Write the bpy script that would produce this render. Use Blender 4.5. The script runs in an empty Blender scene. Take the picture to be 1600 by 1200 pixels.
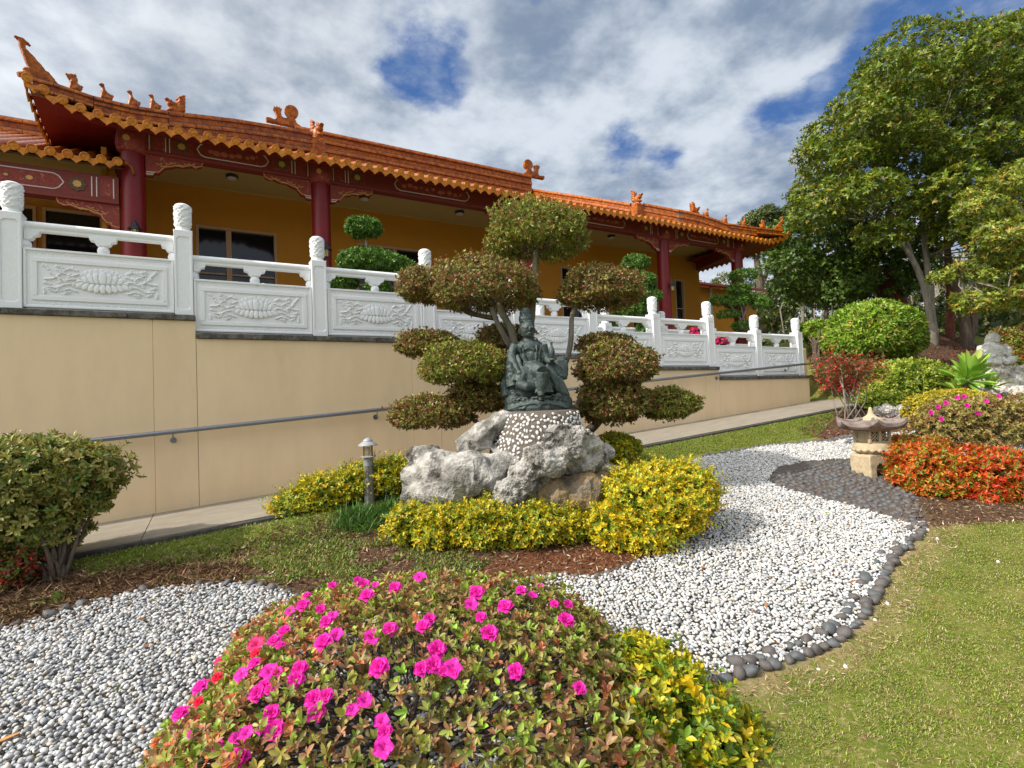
import bpy, bmesh, math, random
import numpy as np
from mathutils import Matrix, Vector
# ------------------------------------------------------------------ camera, world, sun
scene = bpy.context.scene
COL = scene.collection
CAM = np.array([1.8194, -7.716, 1.65])
_f, _p, _r, _a = 829.41, .0323, .04, 1.044
_r0 = np.array([math.sin(_a), -math.cos(_a), 0]); _F0 = np.array([math.cos(_a), math.sin(_a), 0]); _Z = np.array([0, 0, 1.])
FW = _F0*math.cos(_p)+_Z*math.sin(_p); _U = -_F0*math.sin(_p)+_Z*math.cos(_p)
RT = _r0*math.cos(_r)-_U*math.sin(_r); UPV = _r0*math.sin(_r)+_U*math.cos(_r)
cd = bpy.data.cameras.new("camera"); cam = bpy.data.objects.new("camera", cd); COL.objects.link(cam)
cam.matrix_world = Matrix(((RT[0], UPV[0], -FW[0], CAM[0]), (RT[1], UPV[1], -FW[1], CAM[1]), (RT[2], UPV[2], -FW[2], CAM[2]), (0, 0, 0, 1)))
cd.sensor_width = 36; cd.lens = 36*_f/1600; cd.clip_start = .05; cd.clip_end = 2000
scene.camera = cam
SUN_EL, SUN_AZ = math.radians(41), math.radians(4)     # sun stands to the left (-x), a touch behind the wall plane
sdir = Vector((-math.cos(SUN_EL)*math.cos(SUN_AZ), math.cos(SUN_EL)*math.sin(SUN_AZ), math.sin(SUN_EL)))
sl = bpy.data.lights.new("sun", 'SUN'); sl.energy = 3.7; sl.angle = math.radians(.6); sl.color = (1, .93, .83)
so = bpy.data.objects.new("sun", sl); COL.objects.link(so); so.rotation_euler = sdir.to_track_quat('Z', 'Y').to_euler()
vs = scene.view_settings; vs.view_transform = 'Standard'; vs.look = 'None'; vs.exposure = 0.27; vs.gamma = 1

def N(nt, typ, **kw):
    n = nt.nodes.new(typ)
    for k, v in kw.items():
        if k == 'ins':
            for kk, vv in v.items(): n.inputs[kk].default_value = vv
        else: setattr(n, k, v)
    return n
def lk(nt, a, b): nt.links.new(a, b)
def mth(nt, op, a, b=None, c=None, clamp=False):
    n = nt.nodes.new('ShaderNodeMath'); n.operation = op; n.use_clamp = clamp
    for i, v in enumerate((a, b, c)):
        if v is None: continue
        if isinstance(v, (int, float)): n.inputs[i].default_value = v
        else: nt.links.new(v, n.inputs[i])
    return n.outputs[0]
def sstep(nt, v, lo, hi, a=0., b=1.):
    n = nt.nodes.new('ShaderNodeMapRange'); n.interpolation_type = 'SMOOTHSTEP'
    nt.links.new(v, n.inputs[0]); n.inputs[1].default_value = lo; n.inputs[2].default_value = hi; n.inputs[3].default_value = a; n.inputs[4].default_value = b
    return n.outputs[0]
def mixc(nt, f, a, b):
    n = nt.nodes.new('ShaderNodeMix'); n.data_type = 'RGBA'
    for i, v in ((0, f), (6, a), (7, b)):
        if hasattr(v, 'links'): nt.links.new(v, n.inputs[i])
        elif i == 0: n.inputs[0].default_value = v
        else: n.inputs[i].default_value = tuple(v)+((1,) if len(v) == 3 else ())
    return n.outputs[2]

def raydir(x, y):
    v = FW+RT*(x-800)/_f-UPV*(y-600)/_f
    return v/np.linalg.norm(v)
w = bpy.data.worlds.new("World"); scene.world = w; w.use_nodes = True
nt = w.node_tree; nt.nodes.clear()
out = N(nt, 'ShaderNodeOutputWorld'); bg = N(nt, 'ShaderNodeBackground'); bg.inputs[1].default_value = .15
lk(nt, bg.outputs[0], out.inputs[0])
sky = N(nt, 'ShaderNodeTexSky'); sky.sky_type = 'NISHITA'; sky.sun_disc = False; sky.sun_elevation = SUN_EL
sky.sun_rotation = math.atan2(sdir.x, sdir.y)
tc = N(nt, 'ShaderNodeTexCoord'); sep = N(nt, 'ShaderNodeSeparateXYZ'); lk(nt, tc.outputs['Generated'], sep.inputs[0])
zz = mth(nt, 'ADD', mth(nt, 'MAXIMUM', sep.outputs[2], 0.0), .22)
cx = mth(nt, 'DIVIDE', sep.outputs[0], zz); cy = mth(nt, 'DIVIDE', sep.outputs[1], zz)
cmb = N(nt, 'ShaderNodeCombineXYZ'); lk(nt, cx, cmb.inputs[0]); lk(nt, cy, cmb.inputs[1])
n1 = N(nt, 'ShaderNodeTexNoise', ins={'Scale': 2.3, 'Detail': 12., 'Roughness': .60, 'Distortion': .08}); lk(nt, cmb.outputs[0], n1.inputs['Vector'])
n2 = N(nt, 'ShaderNodeTexNoise', ins={'Scale': 4.2, 'Detail': 12., 'Roughness': .58, 'Distortion': .05}); lk(nt, cmb.outputs[0], n2.inputs['Vector'])
n3 = N(nt, 'ShaderNodeTexNoise', ins={'Scale': 0.9, 'Detail': 5., 'Roughness': .5}); lk(nt, cmb.outputs[0], n3.inputs['Vector'])
cov = mth(nt, 'ADD', n1.outputs[0], .115)
for (x, y, r0, r1, amt) in ((660, 75, .0, .15, .17), (705, 135, .0, .10, .18), (630, 120, 0., .08, .08), (1050, 242, .0, .05, .17), (975, 215, .0, .06, .14), (1190, 185, .0, .07, .08), (1620, -30, .05, .36, .14), (1420, 190, .03, .22, .12), (1180, 15, .0, .12, .08), (5, 230, 0., .10, .05), (300, 20, .0, .4, -.10), (450, 250, 0, .35, -.10), (850, 150, 0, .22, -.07), (1150, 290, 0, .25, -.05)):
    d = raydir(x, y); vm = N(nt, 'ShaderNodeVectorMath', operation='DISTANCE'); vm.inputs[1].default_value = tuple(d); lk(nt, tc.outputs['Generated'], vm.inputs[0])
    cov = mth(nt, 'SUBTRACT', cov, sstep(nt, vm.outputs['Value'], r0, r1, amt, 0.))
dens = mth(nt, 'MAXIMUM', sstep(nt, cov, .41, .57), sstep(nt, n2.outputs[0], .46, .72, 0., .55))
shade = sstep(nt, mth(nt, 'ADD', mth(nt, 'MULTIPLY', n2.outputs[0], .6), mth(nt, 'MULTIPLY', n3.outputs[0], .4)), .38, .60)
ccol = mixc(nt, shade, (1.25, 1.68, 2.35), (4.15, 4.5, 4.9))
blue = mixc(nt, .8, sky.outputs[0], (.20, .72, 2.2))
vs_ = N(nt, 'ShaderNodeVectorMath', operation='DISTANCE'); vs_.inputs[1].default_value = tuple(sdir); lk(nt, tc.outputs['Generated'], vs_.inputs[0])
glow = sstep(nt, vs_.outputs['Value'], .1, 1.2, 4.4, 1.)  # unseen clouds round the sun brightened, then warmed, to rake light along the wall
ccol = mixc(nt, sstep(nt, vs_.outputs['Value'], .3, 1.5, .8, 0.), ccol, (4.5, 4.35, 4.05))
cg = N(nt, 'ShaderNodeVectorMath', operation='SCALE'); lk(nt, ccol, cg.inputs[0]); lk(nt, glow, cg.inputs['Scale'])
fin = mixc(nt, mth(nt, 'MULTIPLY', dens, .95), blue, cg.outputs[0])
hz = sstep(nt, sep.outputs[2], 0., .35, .45, 0.)
fin2 = mixc(nt, hz, fin, (5.6, 6.0, 6.4))
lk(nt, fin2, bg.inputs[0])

# ------------------------------------------------------------------ helpers
ORG = {}
def tag(o, label=None, cat=None, group=None, kind=None):
    if label: o['label'] = label
    if cat: o['category'] = cat
    if group: o['group'] = group
    if kind: o['kind'] = kind
    return o
def thing(name, label, cat, loc=(0, 0, 0), group=None):
    o = bpy.data.objects.new(name, None); COL.objects.link(o); o.location = loc; o.empty_display_size = .1
    ORG[o.name] = np.array(loc, float)
    return tag(o, label, cat, group)
def link(name, me, m, parent=None, smooth=False):
    o = bpy.data.objects.new(name, me); COL.objects.link(o)
    ms = m if isinstance(m, (list, tuple)) else [m]
    if not me.materials:
        for q in ms: me.materials.append(q)
    if smooth: me.polygons.foreach_set('use_smooth', [True]*len(me.polygons))
    if parent is not None:
        o.parent = parent; ORG[o.name] = ORG[parent.name]
    else: ORG[o.name] = np.zeros(3)
    return o
def npmesh(name, V, F, parent=None, cols=None, origin=None):
    """V (n,3) world coords, F (m,k) array or list"""
    off = ORG[parent.name] if parent is not None else (np.zeros(3) if origin is None else np.array(origin))
    V = np.asarray(V, np.float32)-off.astype(np.float32)
    me = bpy.data.meshes.new(name)
    if isinstance(F, np.ndarray):
        m, k = F.shape
        me.vertices.add(len(V)); me.vertices.foreach_set('co', V.ravel())
        me.loops.add(m*k); me.loops.foreach_set('vertex_index', F.astype(np.int32).ravel())
        me.polygons.add(m); me.polygons.foreach_set('loop_start', np.arange(0, m*k, k, dtype=np.int32)); me.polygons.foreach_set('loop_total', np.full(m, k, np.int32))
        me.update(calc_edges=True)
    else:
        me.from_pydata([tuple(v) for v in V.tolist()], [], F); me.update()
    if cols is not None:
        ca = me.color_attributes.new('Col', 'FLOAT_COLOR', 'POINT')
        c = np.ones((len(V), 4), np.float32); c[:, :3] = cols; ca.data.foreach_set('color', c.ravel())
    return me
class MB:
    def __init__(s): s.v = []; s.f = []; s.m = []; s.cm = 0
    def add(s, vs, fs):
        b = len(s.v); s.v += [tuple(float(c) for c in v) for v in vs]; s.f += [tuple(i+b for i in f) for f in fs]; s.m += [s.cm]*len(fs); return s
    def box(s, x0, x1, y0, y1, z0, z1, bev=0):
        if bev <= 0 or min(x1-x0, y1-y0, z1-z0) < 2.2*bev:
            return s.add([(x, y, z) for z in (z0, z1) for x, y in ((x0, y0), (x1, y0), (x1, y1), (x0, y1))],
                         [(3, 2, 1, 0), (4, 5, 6, 7), (0, 1, 5, 4), (1, 2, 6, 5), (2, 3, 7, 6), (3, 0, 4, 7)])
        bm = bmesh.new(); r = bmesh.ops.create_cube(bm, size=1)
        for v in bm.verts: v.co = Vector(((x0+x1)/2+v.co.x*(x1-x0), (y0+y1)/2+v.co.y*(y1-y0), (z0+z1)/2+v.co.z*(z1-z0)))
        bmesh.ops.bevel(bm, geom=bm.edges[:], offset=bev, segments=1, affect='EDGES')
        bm.verts.index_update(); s.add([v.co for v in bm.verts], [[v.index for v in f.verts] for f in bm.faces]); bm.free(); return s
    def tube(s, pts, rad, seg=8, caps=True):
        pts = [Vector(p) for p in pts]; n = len(pts)
        if isinstance(rad, (int, float)): rad = [rad]*n
        b = []; up = None
        for i, p in enumerate(pts):
            d = (pts[min(i+1, n-1)]-pts[max(i-1, 0)]); d = d.normalized() if d.length > 0 else Vector((0, 0, 1))
            if up is None:
                up = Vector((0, 0, 1)) if abs(d.z) < .9 else Vector((1, 0, 0))
            a = d.cross(up).normalized(); c = a.cross(d).normalized(); up = c
            for k in range(seg):
                t = 2*math.pi*k/seg; b.append(p+(a*math.cos(t)+c*math.sin(t))*rad[i])
        fs = [(i*seg+k, i*seg+(k+1) % seg, (i+1)*seg+(k+1) % seg, (i+1)*seg+k) for i in range(n-1) for k in range(seg)]
        if caps: fs += [tuple(range(seg-1, -1, -1)), tuple(range((n-1)*seg, n*seg))]
        return s.add(b, fs)
    def lathe(s, c, prof, seg=16, sq=False, ph=0):
        n = len(prof); b = []
        for r, z in prof:
            for k in range(seg):
                t = 2*math.pi*k/seg+ph; b.append((c[0]+r*math.cos(t), c[1]+r*math.sin(t), c[2]+z))
        fs = [(i*seg+k, i*seg+(k+1) % seg, (i+1)*seg+(k+1) % seg, (i+1)*seg+k) for i in range(n-1) for k in range(seg)]
        fs += [tuple(range(seg-1, -1, -1)), tuple(range((n-1)*seg, n*seg))]
        return s.add(b, fs)
    def prism(s, poly, o, ax, ay, th):
        """2-D polygon drawn with axes ax, ay from o, extruded by th along ax x ay (centred)"""
        o, ax, ay = Vector(o), Vector(ax), Vector(ay); nz = ax.cross(ay).normalized()*th/2; n = len(poly)
        b = [o+ax*x+ay*y-nz for x, y in poly]+[o+ax*x+ay*y+nz for x, y in poly]
        return s.add(b, [tuple(range(n-1, -1, -1)), tuple(range(n, 2*n))]+[(i, (i+1) % n, n+(i+1) % n, n+i) for i in range(n)])
    def ell(s, c, r, rot=None, seg=12, rings=8):
        b = []; R = rot if rot is not None else Matrix.Identity(3)
        for i in range(rings+1):
            th = math.pi*i/rings
            for k in range(seg):
                t = 2*math.pi*k/seg
                b.append(Vector(c)+R@Vector((r[0]*math.sin(th)*math.cos(t), r[1]*math.sin(th)*math.sin(t), -r[2]*math.cos(th))))
        return s.add(b, [(i*seg+k, i*seg+(k+1) % seg, (i+1)*seg+(k+1) % seg, (i+1)*seg+k) for i in range(rings) for k in range(seg)])
    def build(s, name, m, parent=None, smooth=False, weld=False):
        off = ORG[parent.name] if parent is not None else np.zeros(3)
        me = bpy.data.meshes.new(name)
        me.from_pydata([(x-off[0], y-off[1], z-off[2]) for x, y, z in s.v], [], s.f); me.update()
        ms = m if isinstance(m, (list, tuple)) else [m]
        o = link(name, me, ms, parent, smooth)
        if len(ms) > 1: me.polygons.foreach_set('material_index', s.m)
        if weld or smooth:
            bm = bmesh.new(); bm.from_mesh(me); bmesh.ops.remove_doubles(bm, verts=bm.verts, dist=1e-5); bm.to_mesh(me); bm.free()
        if smooth: me.polygons.foreach_set('use_smooth', [True]*len(me.polygons))
        return o
def autosmooth(o, ang=35):
    me = o.data; me.polygons.foreach_set('use_smooth', [True]*len(me.polygons))
    bm = bmesh.new(); bm.from_mesh(me)
    for e in bm.edges: e.smooth = not (len(e.link_faces) == 2 and e.calc_face_angle(0) > math.radians(ang))
    bm.to_mesh(me); bm.free(); return o
def copy_tree(o, parent=None, dloc=(0, 0, 0), label=None):
    c = o.copy(); COL.objects.link(c)
    if parent is None:
        c.location = Vector(o.location)+Vector(dloc); ORG[c.name] = np.array(c.location)
        if label: c['label'] = label
    else: c.parent = parent; ORG[c.name] = ORG[parent.name]
    for ch in list(o.children): copy_tree(ch, c)
    return c

MATS = {}
def mat(name, col, rough=.6, var=.12, scale=8., bump=.0, bscale=60., metal=0., col2=None, dirt=None, spec=.5, attr=False, trans=0., detail=6., coat=0., stretch=None, c2w=(.35, .65), dscale=3., drange=(.5, .7)):
    m = bpy.data.materials.new(name); m.use_nodes = True; nt = m.node_tree; p = nt.nodes['Principled BSDF']
    tc = N(nt, 'ShaderNodeTexCoord'); mp = N(nt, 'ShaderNodeMapping'); lk(nt, tc.outputs['Object'], mp.inputs[0])
    if stretch: mp.inputs['Scale'].default_value = stretch
    nz = N(nt, 'ShaderNodeTexNoise', ins={'Scale': scale, 'Detail': detail, 'Roughness': .6}); lk(nt, mp.outputs[0], nz.inputs['Vector'])
    if attr:
        at = N(nt, 'ShaderNodeAttribute', attribute_name='Col'); base = at.outputs['Color']
    else:
        base = mixc(nt, sstep(nt, nz.outputs[0], *c2w), col, col2 if col2 else col)
    if var > 0:
        hs = N(nt, 'ShaderNodeHueSaturation'); lk(nt, base, hs.inputs['Color'])
        n2 = N(nt, 'ShaderNodeTexNoise', ins={'Scale': scale*2.7, 'Detail': 5., 'Roughness': .65}); lk(nt, mp.outputs[0], n2.inputs['Vector'])
        lk(nt, sstep(nt, n2.outputs[0], .25, .75, 1-var, 1+var), hs.inputs['Value']); base = hs.outputs[0]
    if dirt:
        n3 = N(nt, 'ShaderNodeTexNoise', ins={'Scale': dscale, 'Detail': 9., 'Roughness': .7}); lk(nt, mp.outputs[0], n3.inputs['Vector'])
        base = mixc(nt, sstep(nt, n3.outputs[0], *drange), base, dirt)
    lk(nt, base, p.inputs['Base Color'])
    p.inputs['Roughness'].default_value = rough; p.inputs['Metallic'].default_value = metal; p.inputs['Specular IOR Level'].default_value = spec
    if coat: p.inputs['Coat Weight'].default_value = coat; p.inputs['Coat Roughness'].default_value = .15
    if bump > 0:
        nb = N(nt, 'ShaderNodeTexNoise', ins={'Scale': bscale, 'Detail': 6., 'Roughness': .6}); lk(nt, mp.outputs[0], nb.inputs['Vector'])
        b = N(nt, 'ShaderNodeBump', ins={'Strength': bump, 'Distance': .01}); lk(nt, nb.outputs[0], b.inputs['Height']); lk(nt, b.outputs[0], p.inputs['Normal'])
    if trans > 0:
        tr = N(nt, 'ShaderNodeBsdfTranslucent'); mx = N(nt, 'ShaderNodeMixShader'); mx.inputs[0].default_value = trans
        hs2 = N(nt, 'ShaderNodeHueSaturation'); hs2.inputs['Value'].default_value = 1.3; lk(nt, base, hs2.inputs['Color']); lk(nt, hs2.outputs[0], tr.inputs[0])
        o = nt.nodes['Material Output']; lk(nt, p.outputs[0], mx.inputs[1]); lk(nt, tr.outputs[0], mx.inputs[2]); lk(nt, mx.outputs[0], o.inputs[0])
    MATS[name] = m; return m
M_white = mat('painted_white_stone', (.86, .87, .88), .55, .05, 20, .25, 180, dirt=(.46, .45, .42), drange=(.60, .85), dscale=5)
M_beige = mat('beige_render', (.83, .635, .40), .85, .03, 1.6, .4, 260, col2=(.79, .60, .37), stretch=(1, 1, .35), dirt=(.54, .42, .28), drange=(.56, .95), dscale=1.7, detail=9)
M_coping = mat('weathered_coping', (.055, .05, .045), .9, .3, 14, .6, 60, col2=(.16, .15, .13), dirt=(.5, .5, .48), drange=(.68, .74), dscale=9)
M_conc = mat('ramp_concrete', (.30, .26, .20), .9, .06, 3, .3, 200, col2=(.25, .215, .165), stretch=(1, 3, 1), dirt=(.2, .18, .14), drange=(.6, .85), dscale=2.5)
M_kerb = mat('dark_kerb', (.035, .032, .028), .85, .3, 10, .5, 60, col2=(.07, .06, .05))  # near-black base with random lighter mottling
M_orange = mat('ochre_wall', (.56, .225, .012), .75, .04, 1.5, .15, 150)
M_red = mat('red_lacquer', (.20, .010, .010), .38, .08, 4, 0, col2=(.17, .009, .012), spec=.35)
M_redbeam = mat('beam_red', (.185, .020, .010), .6, .1, 6, .1, 60)
M_redpanel = mat('painted_panel_red', (.27, .032, .013), .6, .35, 25, .1, 60, col2=(.19, .022, .012), dirt=(.5, .2, .12), drange=(.58, .68), dscale=14)
M_gold = mat('painted_gold', (.55, .30, .08), .5, .2, 20)
M_trim = mat('pale_trim', (.62, .55, .48), .6, .1, 20)
M_darkgreen = mat('dark_medallion', (.10, .05, .02), .6, .3, 20)
M_tile = mat('glazed_orange_tile', (.47, .130, .007), .38, .35, 9, .2, 40, col2=(.25, .048, .006), spec=.3, dirt=(.12, .045, .02), drange=(.54, .78), dscale=6)
M_tile_end = mat('glazed_yellow_tile', (.60, .215, .01), .4, .25, 9, .4, 60, col2=(.46, .14, .008), spec=.35, dirt=(.20, .07, .02), drange=(.55, .78), dscale=14)
M_mortar = mat('tile_mortar', (.16, .10, .07), .9, .3, 12, .4, 50)
M_soffit = mat('soffit_red', (.20, .008, .005), .6, .06, 3)
M_ceiling = mat('cream_ceiling', (.50, .36, .13), .8, .03, 2)
M_frame = mat('window_frame', (.50, .30, .16), .45, .05, 5)
M_dark = mat('black_shade_fill', (.01, .01, .01), .8, 0)  # near-black colour put in for the shade inside hollow spaces
M_glass = mat('window_glass', (.012, .012, .012), .08, 0, spec=.6)
M_steel = mat('galvanised_steel', (.25, .265, .30), .36, .1, 20, 0, metal=.85)
M_blackmetal = mat('black_metal', (.02, .022, .025), .45, .1, 20)
M_lampglass = mat('amber_glass', (.55, .40, .16), .2, .1, 20)
M_floor = mat('terrace_floor', (.3, .27, .23), .8, .1, 5)

# ------------------------------------------------------------------ terrain
def clamp(v, a=0., b=1.): return np.minimum(np.maximum(v, a), b)
def smooth(t): t = clamp(t); return t*t*(3-2*t)
def ramp_z(x): return .51+.0634*(x-1.82)
def lawn_z(x, y):
    return .0634*(np.minimum(x, 15)-1.82)+.48*clamp((y+6)/4.4)-.12
def ground_z(x, y):
    x = np.asarray(x, float); y = np.asarray(y, float)
    z = lawn_z(x, y)
    m = np.exp(-(((x-5.3)/1.9)**2+((y+2.9)/1.15)**2)*1.2)*.13          # mound under the rockery
    bank = smooth((x-14.2)/7.)*1.35*smooth((y+7)/5.)
    far = clamp((np.hypot(x-10, y)-22)/60.)*3.2
    hill = smooth((x-15)/2.2)*smooth((y+1.2)/2.2)*.9
    z = z+m+bank+far+hill+.10*smooth((y+2.35)/.65)*(x < 13.6)
    under = (y > -1.6) & (x < 15.4)
    return np.where(under, np.minimum(z, ramp_z(x)-.35), z)
def inpoly(P, X, Y):
    X = np.asarray(X, float); Y = np.asarray(Y, float); r = np.zeros(X.shape, bool); n = len(P)
    for i in range(n):
        x0, y0 = P[i]; x1, y1 = P[(i+1) % n]
        c = ((y0 > Y) != (y1 > Y)); 
        with np.errstate(divide='ignore', invalid='ignore'):
            r ^= c & (X < (x1-x0)*(Y-y0)/((y1-y0) if y1 != y0 else 1e-9)+x0)
    return r
def pdist(P, X, Y, closed=True):
    X = np.asarray(X, float); Y = np.asarray(Y, float); d = np.full(X.shape, 1e9); n = len(P)
    for i in range(n if closed else n-1):
        x0, y0 = P[i]; x1, y1 = P[(i+1) % n]; dx, dy = x1-x0, y1-y0
        t = clamp(((X-x0)*dx+(Y-y0)*dy)/(dx*dx+dy*dy+1e-12)); d = np.minimum(d, np.hypot(X-x0-t*dx, Y-y0-t*dy))
    return d
PEB = [(-1.5, -3.1), (.0, -2.72), (.54, -2.57), (.99, -2.43), (1.27, -2.43), (1.62, -2.55), (1.89, -2.68), (2.14, -2.85), (2.5, -3.4), (2.9, -4.0), (3.5, -4.1), (3.9, -4.07), (4.18, -4.15), (4.5, -4.38), (4.86, -4.36), (5.28, -4.31), (5.75, -4.26), (6.46, -3.91), (7.1, -2.9), (7.6, -2.4), (8.26, -2.26), (8.64, -2.30), (9.62, -2.38), (10.27, -2.62), (10.65, -2.82), (11.8, -3.0), (13.5, -3.6), (14, -5.2), (11, -5.0), (9.6, -4.9), (8.45, -4.88), (7.9, -5.18),
       (7.6, -5.3), (7.26, -5.38), (6.69, -5.46), (6.27, -5.56), (5.87, -5.69), (5.43, -5.80), (5.07, -5.84), (4.80, -5.80), (4.50, -5.74), (4.2, -5.66), (3.8, -5.8), (3.2, -6.3), (2.2, -6.9), (.5, -7.0), (-1.5, -6.5)]
PATCH = [(8.05, -3.43), (8.57, -3.22), (9.10, -3.28), (9.6, -3.5), (9.8, -3.8), (9.4, -4.3), (8.9, -4.6), (8.45, -4.88), (7.90, -5.17), (7.57, -5.27), (7.57, -5.09), (7.68, -4.69), (7.67, -4.29), (7.67, -3.92), (7.8, -3.6)]
MULCH = [(-2, -1.6), (.5, -1.75), (1.2, -1.9), (2.0, -1.95), (2.5, -1.8), (3.2, -1.75), (4.6, -1.65), (6.6, -1.75), (7.3, -2.1), (7.6, -2.45), (7.1, -3.0), (6.46, -4.0), (5.75, -4.35), (4.86, -4.45), (4.1, -4.25), (3.3, -4.15), (2.8, -4.0), (2.45, -3.35), (2.16, -2.86), (.5, -2.6), (-2, -3.1)]
MULCH2 = [(7.3, -5.15), (7.9, -5.0), (8.5, -4.8), (9.8, -4.8), (12, -4.7), (16, -4.4), (16, -7.5), (12, -7.0), (9.2, -6.2), (8.25, -5.68), (7.85, -5.42)]
MULCH3 = [(10.9, -2.1), (11.8, -1.75), (13.5, -1.62), (15.3, -1.7), (16.2, -.6), (17, 1.4), (24, 3), (24, -6), (16, -6), (12.5, -4), (11.3, -3.0), (10.7, -2.7)]
rs = np.random.RandomState(7)
def axis(lo, hi, fine0, fine1, st):
    a = list(np.arange(fine0, fine1, st)); s = st; v = fine0
    while v > lo: s *= 1.25; v -= s; a.insert(0, v)
    s = st; v = a[-1]
    while v < hi: s *= 1.25; v += s; a.append(v)
    return np.array(a)
gx = axis(-220, 320, -2.5, 20, .075); gy = axis(-80, 320, -8.5, 2, .075)
GX, GY = np.meshgrid(gx, gy); GZ = ground_z(GX, GY)
nz_ = np.sin(GX*9.1+np.sin(GY*7.3)*2)*.004+np.sin(GY*13.7+np.cos(GX*8.9)*2.2)*.004
GZ = GZ+nz_*(np.abs(GX-8) < 15)
inp = inpoly(PEB, GX, GY); GZ = GZ-np.where(inp, np.minimum(pdist(PEB, GX, GY)*.5, .03), 0)
V = np.stack([GX.ravel(), GY.ravel(), GZ.ravel()], 1); nx = len(gx); ny = len(gy)
ii = (np.arange(ny-1)[:, None]*nx+np.arange(nx-1)[None, :]).ravel()
Fq = np.stack([ii, ii+1, ii+nx+1, ii+nx], 1)
def softin(P, w_):
    d = pdist(P, GX, GY); return clamp(.5+np.where(inpoly(P, GX, GY), d, -d)/w_/2)
mk = np.maximum(np.maximum(softin(MULCH, .15), softin(MULCH2, .15)), softin(MULCH3, .25))
strip = clamp((GY+2.08+.14*np.sin(GX*1.3)+.06*np.sin(GX*5.1))/.3)*(GX > .9)*(GX < 13.5)*clamp((-1.4-GY)/.1)
mk = mk*(1-.85*strip*(GX < 3.3))*(1-.62*np.exp(-(((GX-2.4)/.5)**2+((GY+2.4)/.5)**2)))
# soil red around the front of the rockery bed
red = clamp(1-np.hypot((GX-4.6)/1.6, (GY+4.0)/.55))
pk = softin(PEB, .04)
dry = clamp(1-pdist(PEB[30:44], GX, GY, False)/.30)
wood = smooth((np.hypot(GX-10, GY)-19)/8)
cols = np.stack([mk.ravel(), pk.ravel(), np.maximum(dry, 0).ravel()], 1)
me = npmesh('ground', V, Fq, cols=cols)
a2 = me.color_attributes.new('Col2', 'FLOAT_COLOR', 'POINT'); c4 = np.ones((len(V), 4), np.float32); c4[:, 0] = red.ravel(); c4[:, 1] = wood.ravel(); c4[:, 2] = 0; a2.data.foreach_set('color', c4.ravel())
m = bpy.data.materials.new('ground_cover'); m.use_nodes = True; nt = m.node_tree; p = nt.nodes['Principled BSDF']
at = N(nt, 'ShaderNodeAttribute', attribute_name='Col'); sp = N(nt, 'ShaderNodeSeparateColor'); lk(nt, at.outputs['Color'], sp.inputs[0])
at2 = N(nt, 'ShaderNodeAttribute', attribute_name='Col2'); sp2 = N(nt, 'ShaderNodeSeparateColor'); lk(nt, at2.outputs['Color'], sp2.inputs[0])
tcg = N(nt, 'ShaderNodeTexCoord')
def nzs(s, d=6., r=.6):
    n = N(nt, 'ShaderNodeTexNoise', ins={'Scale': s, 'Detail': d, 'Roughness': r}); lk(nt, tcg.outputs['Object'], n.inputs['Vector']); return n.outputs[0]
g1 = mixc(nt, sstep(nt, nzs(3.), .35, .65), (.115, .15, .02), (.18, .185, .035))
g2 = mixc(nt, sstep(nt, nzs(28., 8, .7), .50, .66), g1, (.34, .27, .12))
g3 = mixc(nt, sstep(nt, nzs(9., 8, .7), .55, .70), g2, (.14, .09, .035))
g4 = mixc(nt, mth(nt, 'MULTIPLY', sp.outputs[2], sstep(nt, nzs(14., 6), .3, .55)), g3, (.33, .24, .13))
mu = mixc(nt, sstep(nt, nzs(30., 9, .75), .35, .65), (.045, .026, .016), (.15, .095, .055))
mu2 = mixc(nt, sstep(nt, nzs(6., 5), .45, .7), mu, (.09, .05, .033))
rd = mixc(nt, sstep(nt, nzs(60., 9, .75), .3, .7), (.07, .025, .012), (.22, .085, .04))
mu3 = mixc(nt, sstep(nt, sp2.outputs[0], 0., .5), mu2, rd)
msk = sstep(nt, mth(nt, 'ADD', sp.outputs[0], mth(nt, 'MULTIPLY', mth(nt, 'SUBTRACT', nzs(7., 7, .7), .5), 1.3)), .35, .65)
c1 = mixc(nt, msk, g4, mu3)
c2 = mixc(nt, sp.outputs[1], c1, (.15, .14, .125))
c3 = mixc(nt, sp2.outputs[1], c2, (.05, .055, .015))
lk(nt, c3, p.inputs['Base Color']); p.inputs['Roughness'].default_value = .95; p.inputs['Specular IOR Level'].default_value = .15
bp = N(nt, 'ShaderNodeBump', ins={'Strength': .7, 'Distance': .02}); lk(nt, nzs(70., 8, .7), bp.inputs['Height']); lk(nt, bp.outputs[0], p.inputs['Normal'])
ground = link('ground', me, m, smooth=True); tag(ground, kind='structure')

# ------------------------------------------------------------------ ramp path
b = MB(); xs = np.linspace(-3, 15.6, 40)
JO = [1.28, 4.54, 7.85, 11.2]
cuts = [-3.]+JO+[15.6]
for i in range(len(cuts)-1):
    x0, x1 = cuts[i]+.004, cuts[i+1]-.004
    z0, z1 = ramp_z(x0), ramp_z(x1)
    b.add([(x0, -1.52, z0), (x1, -1.52, z1), (x1, -.003, z1), (x0, -.003, z0), (x0, -1.52, z0-.16), (x1, -1.52, z1-.16), (x1, -.003, z1-.16), (x0, -.003, z0-.16)],
          [(0, 1, 2, 3), (0, 4, 5, 1), (1, 5, 6, 2), (3, 7, 4, 0)])
x0 = 13.8; b.add([(15.6, -1.52, ramp_z(15.6)), (18.5, -1.4, ramp_z(15.6)+.02), (18.5, .3, ramp_z(15.6)+.02), (15.6, -.003, ramp_z(15.6)), (15.6, -1.52, .9), (18.5, -1.4, .9)], [(0, 1, 2, 3), (0, 4, 5, 1)])
o = b.build('path', M_conc); tag(o, kind='structure')
b = MB()
n = len(xs)
vv = []
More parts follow.
